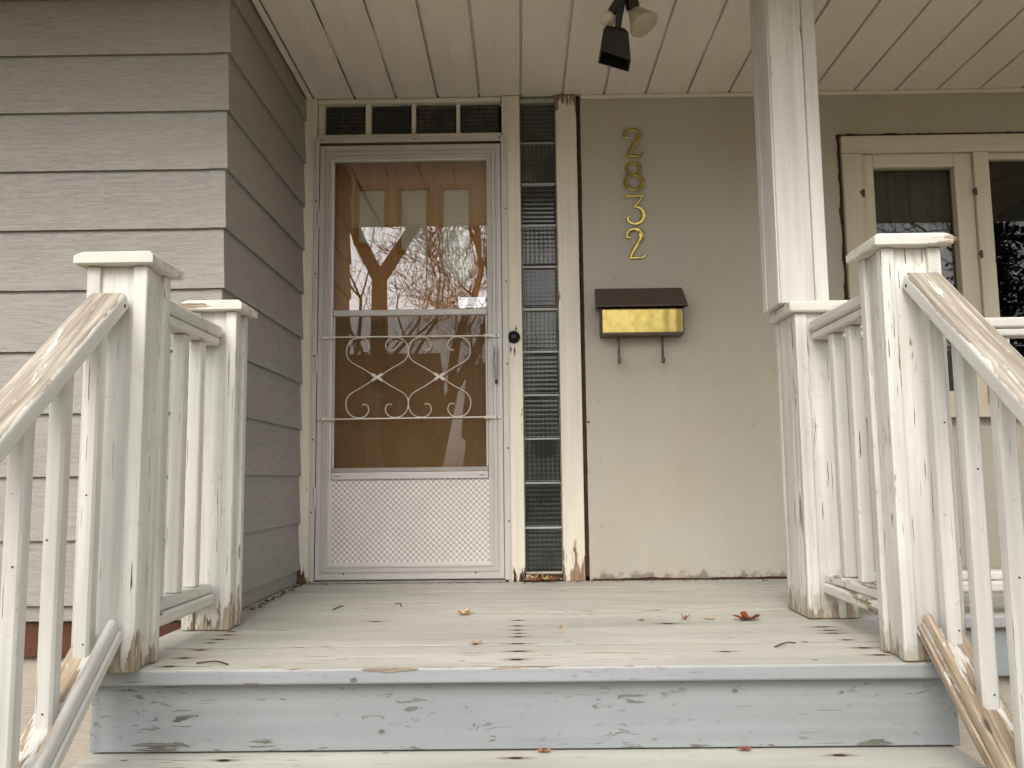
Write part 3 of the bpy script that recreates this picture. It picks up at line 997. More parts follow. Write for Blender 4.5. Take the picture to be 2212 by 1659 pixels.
def mitred(name, parent, x0, x1, z0, z1, prof, ybase, mat, kz=1.0):
    C = [Vector((x0, 0, z0)), Vector((x1, 0, z0)), Vector((x1, 0, z1)), Vector((x0, 0, z1))]
    ins = [Vector((1, 0, 1)), Vector((-1, 0, 1)), Vector((-1, 0, -1)), Vector((1, 0, -1))]
    n = len(prof)
    for i in range(4):
        a, b = i, (i + 1) % 4
        vs = []
        for c in (a, b):
            for (o, y) in prof:
                q = C[c] + Vector((ins[c].x * o, 0, ins[c].z * o * kz))
                # 0.25 mm open joint at each mitre
                d = (C[b] - C[a]).normalized() * (0.00025 if c == a else -0.00025)
                vs.append(q + d + Vector((0, ybase + y, 0)))
        fs = [tuple(range(n)), tuple(range(n, 2 * n))[::-1]] + [(k, (k + 1) % n, n + (k + 1) % n, n + k) for k in range(n)]
        mid = (C[a] + C[b]) / 2
        m = Matrix.Translation(mid) @ (AX['X'] if i % 2 == 0 else AX['Z']).to_4x4()
        mi = m.inverted()
        mesh('rail' if i % 2 == 0 else 'stile', [mi @ q for q in vs], fs, mat, parent, m)


mitred('stile', storm, OX0, OX1, OZ0, OZ1, SP, -0.022, 'alu', 1.12)
GX0, GX1 = -0.893, -0.1515
board('mid_rail', GX0 + 0.001, GX1 - 0.001, -0.026, -0.004, 1.262, 1.291, 'alu', storm, axis='X', bev=0.004, seg=2)
board('insert_sill', GX0 + 0.001, GX1 - 0.001, -0.020, -0.004, 0.5145, 0.535, 'alu_dark', storm, axis='X', bev=0.002)
kr = board('kick_rail', GX0 + 0.001, GX1 - 0.001, -0.027, -0.004, 0.4805, 0.5135, 'alu', storm, axis='X', bev=0.004, seg=2)
for x in (-0.865, -0.18):
    board('slot', x - 0.013, x + 0.013, -0.0275, -0.0268, 0.494, 0.497, 'black', kr, axis='X', bev=0)
board('kick_panel', GX0 - 0.004, GX1 + 0.004, -0.014, -0.006, 0.094, 0.480, 'kick', storm, axis='X', bev=0)
board('insert_edge', GX0 + 0.0005, GX0 + 0.0095, -0.018, -0.004, 0.536, 1.261, 'alu', storm, axis='Z', bev=0.002)
board('insert_edge', GX1 - 0.0095, GX1 - 0.0005, -0.018, -0.004, 0.536, 1.261, 'alu', storm, axis='Z', bev=0.002)
sheet_pane('upper_pane', GX0 + 0.001, GX1 - 0.001, 1.2915, 2.03, -0.0095, 'glass', storm)
sheet_pane('lower_pane', GX0 + 0.010, GX1 - 0.010, 0.536, 1.261, -0.0125, 'glass_low', storm)
sheet_pane('insect_screen', GX0 + 0.010, GX1 - 0.010, 0.536, 1.261, -0.006, 'screen', storm)
for x in (-0.83, -0.215):
    board('keyhole', x - 0.0025, x + 0.0025, -0.0285, -0.0278, 0.034, 0.052, 'black', storm, axis='Z', bev=0)
# scrolled grille
ARM = [(-0.020, 0.012), (-0.07, 0.044), (-0.122, 0.074), (-0.143, 0.100), (-0.1475, 0.131), (-0.138, 0.163), (-0.116, 0.184), (-0.085, 0.191), (-0.057, 0.184), (-0.040, 0.160), (-0.044, 0.136), (-0.058, 0.127), (-0.070, 0.131)]
grille = mesh('scroll_grille', *tube([(-0.915, -0.042, 1.157), (-0.135, -0.042, 1.155)], 0.0034, 8), 'alu_bright', storm, smooth=50)
mesh('grille_bar', *tube([(-0.915, -0.042, 0.765), (-0.135, -0.042, 0.767)], 0.0034, 8), 'alu_bright', grille, smooth=50)
for cx in (-0.675, -0.3795):
    for sx in (1, -1):
        for sz in (1, -1):
            pts = spline([(cx + sx * a, -0.042, 0.961 + sz * b) for a, b in ARM], 6)
            mesh('scroll', *tube(pts, 0.0027, 6), 'alu_bright', grille, smooth=60)
    ck = []
    for s in (1, -1):
        path = [(cx - s * 0.024, -0.043, 0.961 - 0.015), (cx - s * 0.010, -0.049, 0.961 - 0.006), (cx, -0.047, 0.961), (cx + s * 0.010, -0.049, 0.961 + 0.006), (cx + s * 0.024, -0.043, 0.961 + 0.015)]
        ck.append(tube(path, [0.007, 0.008, 0.0035, 0.008, 0.007], 8))
    mesh('clasp', *join(ck), 'alu_bright', grille, smooth=50)
for z in (1.156, 0.766):
    for x0, x1, xs in ((-0.957, -0.880, -0.944), (-0.168, -0.092, -0.108)):
        br = board('grille_bracket', x0, x1, -0.041, -0.028, z - 0.007, z + 0.007, 'alu_bright', grille, axis='X', bev=0.003, seg=2)
        round_head('screw_head', (xs, -0.0412, z), 0.004, 'screw', br)
# pull handle
hd = board('handle', -0.122, -0.100, -0.0335, -0.0285, 1.055, 1.105, 'alu_dark', storm, axis='Z', bev=0.003, seg=2)
v, f = tube([(-0.111, -0.040, 1.085), (-0.111, -0.056, 1.05), (-0.1105, -0.058, 0.99), (-0.110, -0.046, 0.945)], [0.009, 0.0085, 0.0075, 0.006], 10)
mesh('lever', v, f, 'alu_dark', hd, smooth=60)
v, f = lathe([(0.0095, 0), (0.0095, 0.018), (0.006, 0.021)], 14)
mesh('latch_button', v, f, 'alu_dark', hd, Matrix.Translation((-0.111, -0.032, 1.078)) @ Matrix.Rotation(R(90), 4, 'X'), smooth=40)
board('lever_foot', -0.1165, -0.1035, -0.044, -0.0285, 0.926, 0.942, 'black', hd, axis='X', bev=0.002)

# --- doorbell
bell = thing('doorbell', 'round black doorbell button on cream post beside glass blocks', 'doorbell', (-0.025, -0.022, 1.149))
v, f = lathe([(0.030, 0), (0.030, 0.008), (0.026, 0.013), (0.019, 0.013), (0.017, 0.009), (0.012, 0.009), (0.011, 0.014), (0.004, 0.015)], 28)
mesh('bell_ring', v[:28 * 5], f[:28 * 4] + [tuple(range(28))[::-1], tuple(range(28 * 4, 28 * 5))], 'black_plastic', bell, Matrix.Translation((-0.025, -0.0222, 1.149)) @ Matrix.Rotation(R(90), 4, 'X'), smooth=40)
v, f = lathe([(0.0115, 0), (0.0115, 0.015), (0.008, 0.0165), (0.003, 0.017)], 18)
mesh('push_button', v, f, 'black', bell, Matrix.Translation((-0.025, -0.0235, 1.149)) @ Matrix.Rotation(R(90), 4, 'X'), smooth=40)

for i, (x, z, sx) in enumerate(((-0.040, 1.090, 0.55), (-0.022, 1.083, 0.8), (-0.014, 1.190, 0.4))):
    link(bpy.data.objects.new('rust_stain', stain_me), bell, Matrix.Translation((x, -0.0226, z)) @ Matrix.Rotation(R(90), 4, 'X') @ Matrix.Rotation(R(90), 4, 'Z') @ Matrix.Diagonal((sx, 0.35, 1, 1)))

# ================================================================== house numbers
def ribbon(pts, widths, depth, y0):
    """half-round bar swept through x-z points"""
    P = [Vector((p[0], 0, p[1])) for p in pts]
    n = len(P)
    vs, fs = [], []
    SEC = [(-0.5, 0.0), (-0.5, -0.45), (-0.28, -1.0), (0.28, -1.0), (0.5, -0.45), (0.5, 0.0)]
    for i in range(n):
        t = (P[min(i + 1, n - 1)] - P[max(i - 1, 0)]).normalized()
        s = Vector((t.z, 0, -t.x))
        for a, b in SEC:
            q = P[i] + s * (a * widths[i])
            vs.append(Vector((q.x, y0 + b * depth, q.z)))
    k = len(SEC)
    for i in range(n - 1):
        for j in range(k):
            fs.append((i * k + j, i * k + (j + 1) % k, (i + 1) * k + (j + 1) % k, (i + 1) * k + j))
    fs += [tuple(range(k)), tuple(range((n - 1) * k, n * k))[::-1]]
    return vs, fs


def lerp_w(ws, n):
    out = []
    for i in range(n):
        t = i / (n - 1) * (len(ws) - 1)
        a = int(min(t, len(ws) - 2))
        out.append(ws[a] + (ws[a + 1] - ws[a]) * (t - a))
    return out


def digit(ch):
    S = []
    if ch == '2':
        S.append(([(0.16, 0.70), (0.06, 0.73), (0.05, 0.84), (0.14, 0.95), (0.30, 0.985), (0.47, 0.93), (0.53, 0.79), (0.47, 0.62), (0.33, 0.42), (0.19, 0.20), (0.13, 0.05)], [0.06, 0.07, 0.065, 0.07, 0.08, 0.12, 0.135, 0.13, 0.10, 0.08, 0.075]))
        S.append(([(0.11, 0.035), (0.28, 0.05), (0.45, 0.04), (0.56, 0.07), (0.62, 0.15)], [0.075, 0.09, 0.085, 0.07, 0.05]))
    elif ch == '3':
        S.append(([(0.05, 0.86), (0.06, 0.95), (0.30, 0.96), (0.57, 0.965)], [0.06, 0.075, 0.08, 0.07]))
        S.append(([(0.56, 0.95), (0.44, 0.78), (0.30, 0.61)], [0.06, 0.06, 0.06]))
        S.append(([(0.28, 0.60), (0.45, 0.57), (0.57, 0.45), (0.60, 0.29), (0.51, 0.11), (0.31, 0.03), (0.13, 0.09), (0.07, 0.21), (0.13, 0.27)], [0.06, 0.09, 0.125, 0.13, 0.105, 0.08, 0.07, 0.07, 0.06]))
    else:
        for (cz, rx, rz, w) in ((0.755, 0.215, 0.205, 0.075), (0.285, 0.27, 0.255, 0.085)):
            pts = [(0.33 + rx * math.sin(2 * math.pi * k / 28), cz + rz * math.cos(2 * math.pi * k / 28)) for k in range(29)]
            ww = [w * (1 + 0.35 * abs(math.sin(2 * math.pi * k / 28))) for k in range(29)]
            S.append((pts, ww))
    return S


ND = [('2', 2.035, 'topmost brass digit 2, darkest of the four house number digits'), ('8', 1.867, 'brass digit 8, second from top of the house number'),
      ('3', 1.699, 'brass flat topped digit 3 in the house number column'), ('2', 1.526, 'bottom brass digit 2 just above the mailbox, brightest of the digits')]
for k, (ch, zb, lab) in enumerate(ND):
    hgt = 0.150
    parts = []
    for i, (pts, ws) in enumerate(digit(ch)):
        sp = spline([(a * hgt, 0, b * hgt) for a, b in pts], 5) if ch != '8' else [Vector((a * hgt, 0, b * hgt)) for a, b in pts]
        parts.append(ribbon([(p.x, p.z) for p in sp], [w * hgt * 1.22 for w in lerp_w(ws, len(sp))], 0.006 + 0.0004 * i, 0.0))
    v, f = join(parts)
    x0 = 0.523 + 0.001 * k
    tilt = [0.02, -0.015, 0.02, -0.03][k]
    nm = {'2': 'house_number_two', '8': 'house_number_eight', '3': 'house_number_three'}[ch]
    o = mesh(nm, v, f, 'brass', None, Matrix.Translation((x0, [-0.021, -0.013, -0.001, -0.001][k], zb)) @ Matrix.Rotation(R([-7, -4, 1, 4][k]), 4, 'X') @ Matrix.Rotation(tilt, 4, 'Y'), smooth=35)
    tag(o, lab, 'house number', 'brass house number digits')

# ================================================================== mailbox
mb = thing('mailbox', 'wall mailbox with brown lid and polished brass front on stucco', 'mailbox', (0.58, 0, 1.14))
board('box_body', 0.387, 0.776, -0.095, -0.001, 1.141, 1.300, 'brown_metal', mb, axis='X', bev=0.003)
board('front_plate', 0.393, 0.770, -0.0985, -0.0955, 1.152, 1.272, 'brass_front', mb, axis='X', bev=0.001)
m_ = [(0.369, -0.002, 1.384), (0.789, -0.002, 1.384), (0.792, -0.122, 1.276), (0.366, -0.122, 1.276)]
vs = m_ + [(x, y, z - 0.004) for x, y, z in m_] + [(0.792, -0.122, 1.266), (0.366, -0.122, 1.266)]
lid = mesh('lid', vs, [(0, 1, 2, 3), (7, 6, 5, 4), (0, 4, 5, 1), (1, 5, 6, 2), (3, 7, 4, 0), (2, 8, 9, 3), (2, 6, 8), (3, 9, 7), (6, 7, 9, 8)], 'brown_metal', mb)
for s, xx in ((-1, 0.369), (1, 0.789)):
    mesh('lid_cheek', [(xx, -0.002, 1.382), (xx + s * 0.003, -0.118, 1.276), (xx, -0.002, 1.276), (xx - s * 0.002, -0.002, 1.382), (xx + s * 0.001, -0.118, 1.276), (xx - s * 0.002, -0.002, 1.276)],
         [(0, 1, 2), (5, 4, 3), (0, 3, 4, 1), (1, 4, 5, 2), (2, 5, 3, 0)], 'brown_metal', lid)
for x in (0.474, 0.681):
    v, f = join([bx(x - 0.006, x + 0.006, -0.040, -0.036, 1.018, 1.1405), bx(x - 0.006, x + 0.006, -0.066, -0.0365, 1.012, 1.0175), bx(x - 0.006, x + 0.006, -0.070, -0.0665, 1.012, 1.036)])
    mesh('newspaper_hook', v, f, 'brown_metal', mb)

# ================================================================== window
win = thing('window', 'tan painted window with dark panes behind the right railing', 'window', (2.4, 0, 0.75))
board('casing', 1.588, 1.684, -0.022, 0.06, 0.80, 2.036, 'casing', win, axis='Z', seg=2)
board('casing', 1.588, 3.35, -0.024, 0.06, 2.0375, 2.124, 'casing', win, axis='X', seg=2)
board('casing', 2.224, 2.297, -0.022, 0.06, 0.80, 2.036, 'casing', win, axis='Z', seg=2)
board('casing', 3.25, 3.35, -0.022, 0.06, 0.80, 2.036, 'casing', win, axis='Z', seg=2)
board('window_sill', 1.56, 3.38, -0.060, 0.06, 0.738, 0.798, 'casing', win, axis='X', seg=2)
sash = board('sash', 1.6865, 1.742, -0.006, 0.05, 0.801, 2.0355, 'casing', win, axis='Z', seg=2)
board('sash_stile', 2.136, 2.2215, -0.006, 0.05, 0.801, 2.0355, 'casing', sash, axis='Z', seg=2)
board('sash_rail', 1.7435, 2.1345, -0.006, 0.05, 1.968, 2.0355, 'casing', sash, axis='X', seg=2)
board('sash_rail', 1.7435, 2.1345, -0.006, 0.05, 0.801, 0.866, 'casing', sash, axis='X', seg=2)
board('muntin', 1.7435, 2.1345, 0.005, 0.045, 1.600, 1.622, 'casing', sash, axis='X', seg=2)
sheet_pane('pane', 1.7435, 2.1345, 0.867, 1.599, 0.034, 'window_glass', sash)
sheet_pane('pane', 1.7435, 2.1345, 1.623, 1.967, 0.034, 'window_glass', sash)
board('head_stop', 2.2985, 3.249, 0.0, 0.05, 2.004, 2.0365, 'casing', win, axis='X', seg=2)
board('bottom_stop', 2.2985, 3.249, 0.0, 0.05, 0.801, 0.85, 'casing', win, axis='X', seg=2)
sheet_pane('pane', 2.2985, 3.249, 0.851, 2.003, 0.030, 'window_glass', win)
vs, fs = [], []
n = 60
for i in range(n + 1):
    x = 1.70 + i * 0.5 / n
    y = 0.115 + 0.012 * math.sin(i * 1.1) + 0.006 * math.sin(i * 2.7)
    vs += [(x, y, 0.78), (x, y, 2.1)]
for i in range(n):
    fs.append((i * 2, i * 2 + 2, i * 2 + 3, i * 2 + 1))
mesh('curtain', vs, fs, 'curtain', win, smooth=80)
for (x, z) in ((1.680, 1.842), (2.222, 1.842), (2.228, 1.53)):
    v, f = join([bx(x - 0.006, x + 0.007, -0.0255, -0.0222, z - 0.026, z + 0.012), bx(x - 0.014, x + 0.004, -0.0265, -0.0226, z - 0.012, z + 0.004)])
    mesh('hinge', v, f, 'screw', win)

# ================================================================== porch ceiling
ceil = thing('porch_ceiling', 'cream metal soffit panels over the porch', 'ceiling', (1.0, -1.0, SOFFIT_Z))
PITCH, SEAM0 = 0.2055, 0.223
PP = [(0.0, 0.0), (0.0, 0.012), (0.008, 0.012), (0.012, 0.0), (0.050, 0.0), (0.056, 0.0009), (0.096, 0.0009), (0.102, 0.0), (0.142, 0.0), (0.148, 0.0009), (0.188, 0.0009), (0.194, 0.0), (PITCH - 0.0006, 0.0),
      (PITCH - 0.0006, 0.018), (0.0, 0.018)]
pm = {}


def soffit_panel(x0, w, ya, yb):
    prof = [(a, b) for a, b in PP]
    if w < PITCH - 1e-4:
        cut = PITCH - w
        prof = [(max(a - cut, 0.0), b) for a, b in PP if a > cut or b == 0.018]
        prof = [(0, 0.0)] + prof
    key = (round(w, 4), ya, yb)
    n = len(prof)
    L = yb - ya
    vs = [Vector((-L / 2, -a, b)) for a, b in prof] + [Vector((L / 2, -a, b)) for a, b in prof]
    fs = [tuple(range(n)), tuple(range(n, 2 * n))[::-1]] + [(k, (k + 1) % n, n + (k + 1) % n, n + k) for k in range(n)]
    m = Matrix.Translation((x0, (ya + yb) / 2, SOFFIT_Z + random.uniform(0, 0.001))) @ AX['Y'].to_4x4()
    if key in pm:
        return link(bpy.data.objects.new('soffit_panel', pm[key]), ceil, m)
    o = mesh('soffit_panel', vs, fs, 'soffit', ceil, m)
    pm[key] = o.data
    return o


k = -6
x = SEAM0 + PITCH * k
soffit_panel(SEAM0 + PITCH * -6, PITCH, EAVE_Y, -0.001)
for k in range(-5, 16):
    soffit_panel(SEAM0 + PITCH * k, PITCH, EAVE_Y, -0.001)
board('edge_channel', CX + 0.0205, SEAM0 + PITCH * -6 + 0.004, EAVE_Y + 1.0, -0.026, SOFFIT_Z - 0.012, SOFFIT_Z - 0.0008, 'soffit', ceil, axis='Y', bev=0.002)
board('fascia', -5.0, 4.3, EAVE_Y - 0.03, EAVE_Y - 0.001, SOFFIT_Z - 0.012, SOFFIT_Z + 0.17, 'white', ceil, axis='X')
mesh('wing_soffit', *bx(-5.0, CX + 0.019, EAVE_Y, CY - 0.03, SOFFIT_Z + 0.004, SOFFIT_Z + 0.016), 'soffit', ceil)
vs = [(-5, EAVE_Y - 0.10, SOFFIT_Z + 0.17), (4.8, EAVE_Y - 0.10, SOFFIT_Z + 0.17), (4.8, 3.2, SOFFIT_Z + 1.9), (-5, 3.2, SOFFIT_Z + 1.9)]
vs += [(a, b, c + 0.05) for a, b, c in vs]
mesh('light_blocking_roof', vs, [(3, 2, 1, 0), (4, 5, 6, 7), (0, 1, 5, 4), (1, 2, 6, 5), (2, 3, 7, 6), (3, 0, 4, 7)], 'far_roof', ceil)  # simple unseen roof, added to block light from above

# ================================================================== spotlight fixture
lamp = thing('porch_light', 'black ceiling light with flood bulb, round bulb and black hood', 'light', (0.41, -1.02, SOFFIT_Z))
v, f = lathe([(0.055, 0.0), (0.055, -0.022), (0.045, -0.03), (0.02, -0.032)], 24)
mesh('mounting_plate', v, f, 'black', lamp, Matrix.Translation((0.415, -1.04, SOFFIT_Z - 0.0005)), smooth=40)
v, f = join([tube([(0.408, -1.04, SOFFIT_Z - 0.03), (0.402, -1.03, 2.27), (0.392, -1.02, 2.20), (0.385, -1.01, 2.145)], [0.022, 0.018, 0.013, 0.011], 12),
             tube([(0.43, -1.04, SOFFIT_Z - 0.03), (0.437, -1.02, 2.28), (0.447, -1.0, 2.235)], [0.022, 0.026, 0.027], 14),
             tube([(0.405, -1.04, 2.27), (0.385, -1.02, 2.245), (0.368, -1.0, 2.226)], [0.02, 0.02, 0.020], 12)])
mesh('arms', v, f, 'black', lamp, smooth=50)
# flood bulb
v, f = lathe([(0.022, 0.0), (0.026, -0.012), (0.040, -0.045), (0.055, -0.075), (0.0575, -0.082), (0.055, -0.087), (0.030, -0.093), (0.008, -0.095)], 28)
mesh('flood_bulb', v, f, 'bulb_par', lamp, Matrix.Translation((0.448, -0.998, 2.236)) @ Matrix.Rotation(R(-27), 4, 'Y') @ Matrix.Rotation(R(-14), 4, 'X'), smooth=45)
v, f = lathe([(0.004, 0.0295)] + [(0.030 * math.sin(a), 0.030 * math.cos(a)) for a in [0.3, 0.6, 0.9, 1.2, 1.5, 1.8, 2.1, 2.4, 2.7]] + [(0.004, -0.0298)], 24)
mesh('round_bulb', v, f, 'bulb', lamp, Matrix.Translation((0.352, -0.992, 2.205)), smooth=60)
# tapered hood, open end tilted down
top = [(-0.030, -0.030, 0.0), (0.032, -0.030, -0.012), (0.040, 0.030, -0.012), (-0.030, 0.035, 0.0)]
shd = [(-0.046, -0.040, -0.02), (0.046, -0.040, -0.034), (0.052, 0.040, -0.034), (-0.046, 0.045, -0.02)]
bot = [(-0.060, -0.045, -0.104), (0.052, -0.045, -0.144), (0.056, 0.050, -0.144), (-0.060, 0.055, -0.104)]
ibot = [(a * 0.9, b * 0.9, c) for a, b, c in bot]
itop = [(a * 0.9, b * 0.9, c) for a, b, c in shd]
vs = [Vector(p) for p in top + shd + bot + ibot + itop]
fs = [(0, 1, 2, 3)]
for L in range(4):
    for j in range(4):
        fs.append((L * 4 + j, L * 4 + (j + 1) % 4, L * 4 + 4 + (j + 1) % 4, L * 4 + 4 + j))
fs.append((16, 17, 18, 19))
mesh('hood', vs, fs, 'black', lamp, Matrix.Translation((0.374, -1.01, 2.152)))

# ================================================================== posts
def strip_post(name, label, x0, x1, y0, y1, z0, z1, cap_over=0.024, cap_h=0.038, shaft=None, group=None, st=0.036, mat='white_foot', foot_ext=0.0):
    """square post: recessed panels with a batten at each corner and a bevelled cap"""
    t = thing(name, label, 'post', ((x0 + x1) / 2, (y0 + y1) / 2, z0), group)
    rec = 0.012
    board('core', x0 + rec, x1 - rec, y0 + rec, y1 - rec, z0 + 0.001, z1, mat, t, axis='Z', bev=0.002)
    for ax_, (a, b) in (('l', (x0, x0 + st)), ('r', (x1 - st, x1))):
        for (c, d) in ((y0, y0 + st), (y1 - st, y1)):
            e = random.uniform(-0.006, 0.003) if z0 >= -0.01 else 0
            board('corner_batten', a, b, c, d, z0 + 0.002 - foot_ext, z1, mat, t, axis='Z', bev=0.004, seg=2)
    if cap_h:
        cx0, cx1, cy0, cy1 = x0 - cap_over, x1 + cap_over, y0 - cap_over, y1 + cap_over
        r = 0.016
        L = [(0.004, 0.0), (0.0, 0.003), (0.0, cap_h * 0.62), (0.003, cap_h * 0.68), (r, cap_h * 0.95), (r + 0.006, cap_h)]
        vs, fs = [], []
        for ins, zz in L:
            vs += [Vector((cx0 + ins, cy0 + ins, z1 + zz)), Vector((cx1 - ins, cy0 + ins, z1 + zz)), Vector((cx1 - ins, cy1 - ins, z1 + zz)), Vector((cx0 + ins, cy1 - ins, z1 + zz))]
        for i in range(len(L) - 1):
            for j in range(4):
                fs.append((i * 4 + j, i * 4 + (j + 1) % 4, i * 4 + 4 + (j + 1) % 4, i * 4 + 4 + j))
        nn = (len(L) - 1) * 4
        fs += [(3, 2, 1, 0), (nn, nn + 1, nn + 2, nn + 3)]
        c = Vector(((cx0 + cx1) / 2, (cy0 + cy1) / 2, z1))
        mesh('cap', [q - c for q in vs], fs, 'cap', t, Matrix.Translation(c) @ Matrix.Rotation(random.uniform(-0.012, 0.012), 4, 'Z'))
    return t


NLX0, NLX1, NLY = -1.136, -0.976, -1.872
NRX0, NRX1, NRY = 0.970, 1.130, -1.822
strip_post('newel_post', 'white newel post with flat cap at head of left stair rail', NLX0, NLX1, NLY, NLY + 0.155, 0.001, 1.046, group='capped white newel posts')
strip_post('newel_post', 'white newel post with flat cap at head of right stair rail', NRX0, NRX1, NRY, NRY + 0.155, 0.001, 1.080, group='capped white newel posts')
strip_post('newel_post', 'white capped post against the siding, behind the left newel', -1.098, -0.942, -1.262, -1.138, 0.001, 1.044, group='capped white newel posts')
for s, lab in ((-1, 'white newel post at the foot of left stair rail'), (1, 'white newel post at the foot of right stair rail')):
    strip_post('newel_post', lab, s * 1.052 - 0.078, s * 1.052 + 0.078, -3.02, -2.865, GROUND_Z + 0.002, 0.30, group='capped white newel posts', mat='white')

# porch column: boxed pedestal, cap and shaft up to the ceiling
colm = thing('porch_column', 'white boxed porch column on a capped pedestal right of mailbox', 'column', (1.03, -1.03, 0))
PX0, PX1, PY0, PY1 = 0.952, 1.118, -1.150, -0.920
board('pedestal_core', PX0 + 0.008, PX1 - 0.008, PY0 + 0.008, PY1 - 0.008, 0.002, 1.034, 'white_foot', colm, axis='Z', bev=0.002)
for a, b in ((PX0, PX0 + 0.042), (PX1 - 0.036, PX1)):
    for c, d in ((PY0, PY0 + 0.030), (PY1 - 0.030, PY1)):
        board('corner_batten', a, b, c, d, 0.003, 1.034, 'white_foot', colm, axis='Z', bev=0.004, seg=2)
board('pedestal_side', PX0 + 0.001, PX0 + 0.007, PY0 + 0.032, PY1 - 0.032, 0.004, 1.033, 'white_foot', colm, axis='Z', bev=0.001)
board('pedestal_cap', PX0 - 0.022, PX1 + 0.022, PY0 - 0.020, PY1 + 0.005, 1.0345, 1.074, 'cap', colm, axis='X', bev=0.008, seg=2)
SX0, SX1, SY0, SY1 = 0.910, 1.082, -1.122, -0.928
shaft = board('shaft', SX0 + 0.006, SX1 - 0.006, SY0 + 0.006, SY1 - 0.006, 1.0745, 2.359, 'white', colm, axis='Z', bev=0.003)
board('shaft_face', SX0 + 0.0065, SX1 - 0.048, SY0 + 0.001, SY0 + 0.0058, 1.075, 2.3588, 'white', shaft, axis='Z', bev=0.0015)
board('shaft_batten', SX1 - 0.046, SX1, SY0 - 0.006, SY0 + 0.0055, 1.075, 2.3588, 'white', shaft, axis='Z', bev=0.003, seg=2)
board('shaft_batten', SX0 - 0.002, SX0 + 0.0055, SY1 - 0.05, SY1, 1.075, 2.3588, 'white', shaft, axis='Z', bev=0.003, seg=2)
board('shaft_batten', SX0 - 0.001, SX0 + 0.0055, SY0 + 0.002, SY1 - 0.054, 1.075, 2.3588, 'white', shaft, axis='Z', bev=0.002, seg=1)

# ================================================================== stair rails
SL = 0.80


def stair_rail(label, xc, y_new, zt, zb, bal_y, s, shoe_mat, mould_mat):
    """sloping rail assembly: hand rail, shoe rail with inner moulding, balusters; s=+1 when its inner side faces +x"""
    t = thing('stair_rail', label, 'railing', (xc, y_new - 0.5, zb - 0.5), 'white stair rails')
    yend = -2.868
    L = abs(y_new - yend)
    th = 0.047
    k = math.cos(math.atan(SL))
    # hand rail: outer top edge at zt where it meets the newel
    zc = zt - th / 2 / k
    slant('hand_rail', (xc - s * 0.004, y_new + 0.0, zc), (xc - s * 0.004, yend, zc - SL * L), 0.097, th, 'rail', t, 0.011, 4)
    round_head('screw_head', (xc - s * 0.004 + s * 0.0487, y_new - 0.022, zc - 0.022), 0.0055, 'black', t, 'X' if s > 0 else '-X', 0.0015)  # black disc: the shade inside a screw hole, put in as colour
    zs_ = zb - 0.032 / k
    slant('shoe_rail', (xc - s * 0.010, y_new, zs_ - 0.03), (xc - s * 0.010, yend, zs_ - 0.03 - SL * L), 0.078, 0.040, shoe_mat, t, 0.006, 2)
    slant('shoe_moulding', (xc + s * 0.041, y_new, zs_ + 0.002), (xc + s * 0.041, yend, zs_ + 0.002 - SL * L), 0.0215, 0.060, mould_mat, t, 0.010, 4)
    slant('shoe_bead', (xc + s * 0.0565, y_new, zs_ - 0.017), (xc + s * 0.0565, yend, zs_ - 0.017 - SL * L), 0.009, 0.026, mould_mat, t, 0.004, 3)
    for yb in bal_y:
        w = 0.040
        ya, yc = yb, yb + w
        xb = xc - s * 0.010
        ztop = lambda y: zc - SL * (y_new - y) - th / 2 / k + 0.003
        zfoot = zs_ - 0.03 - SL * (y_new - ya) + 0.020 / k - 0.012
        n = 0.006
        pr = [(xb - w / 2 + n, ya), (xb + w / 2 - n, ya), (xb + w / 2, ya + n), (xb + w / 2, yc - n), (xb + w / 2 - n, yc), (xb - w / 2 + n, yc), (xb - w / 2, yc - n), (xb - w / 2, ya + n)]
        vs = [Vector((a, b, zfoot)) for a, b in pr] + [Vector((a, b, ztop(b))) for a, b in pr]
        fs = [tuple(range(8))[::-1], tuple(range(8, 16))] + [(i, (i + 1) % 8, 8 + (i + 1) % 8, 8 + i) for i in range(8)]
        m = Matrix.Translation((xb, yb + w / 2, zfoot + 0.4)) @ AX['Z'].to_4x4()
        mi = m.inverted()
        bo = mesh('baluster', [mi @ q for q in vs], fs, 'white_baluster', t, m)
        for zz in (zfoot + 0.045, zfoot + 0.50 + random.uniform(-0.1, 0.1)):
            round_head('nail_head', (xb + random.uniform(-0.008, 0.008), ya - 0.0002, zz), 0.0024, 'screw', bo)
    return t


stair_rail('white left stair rail with bare worn handrail top', -1.066, NLY, 0.985, 0.158, [-1.944, -2.098, -2.25, -2.402, -2.554, -2.706], 1, 'shoe', 'mould')
stair_rail('white right stair rail with weathered bare bottom rail', 1.066, NRY, 1.022, 0.146, [-1.878, -2.026, -2.175, -2.325, -2.475, -2.625, -2.775], -1, 'shoe_bare', 'shoe_bare')


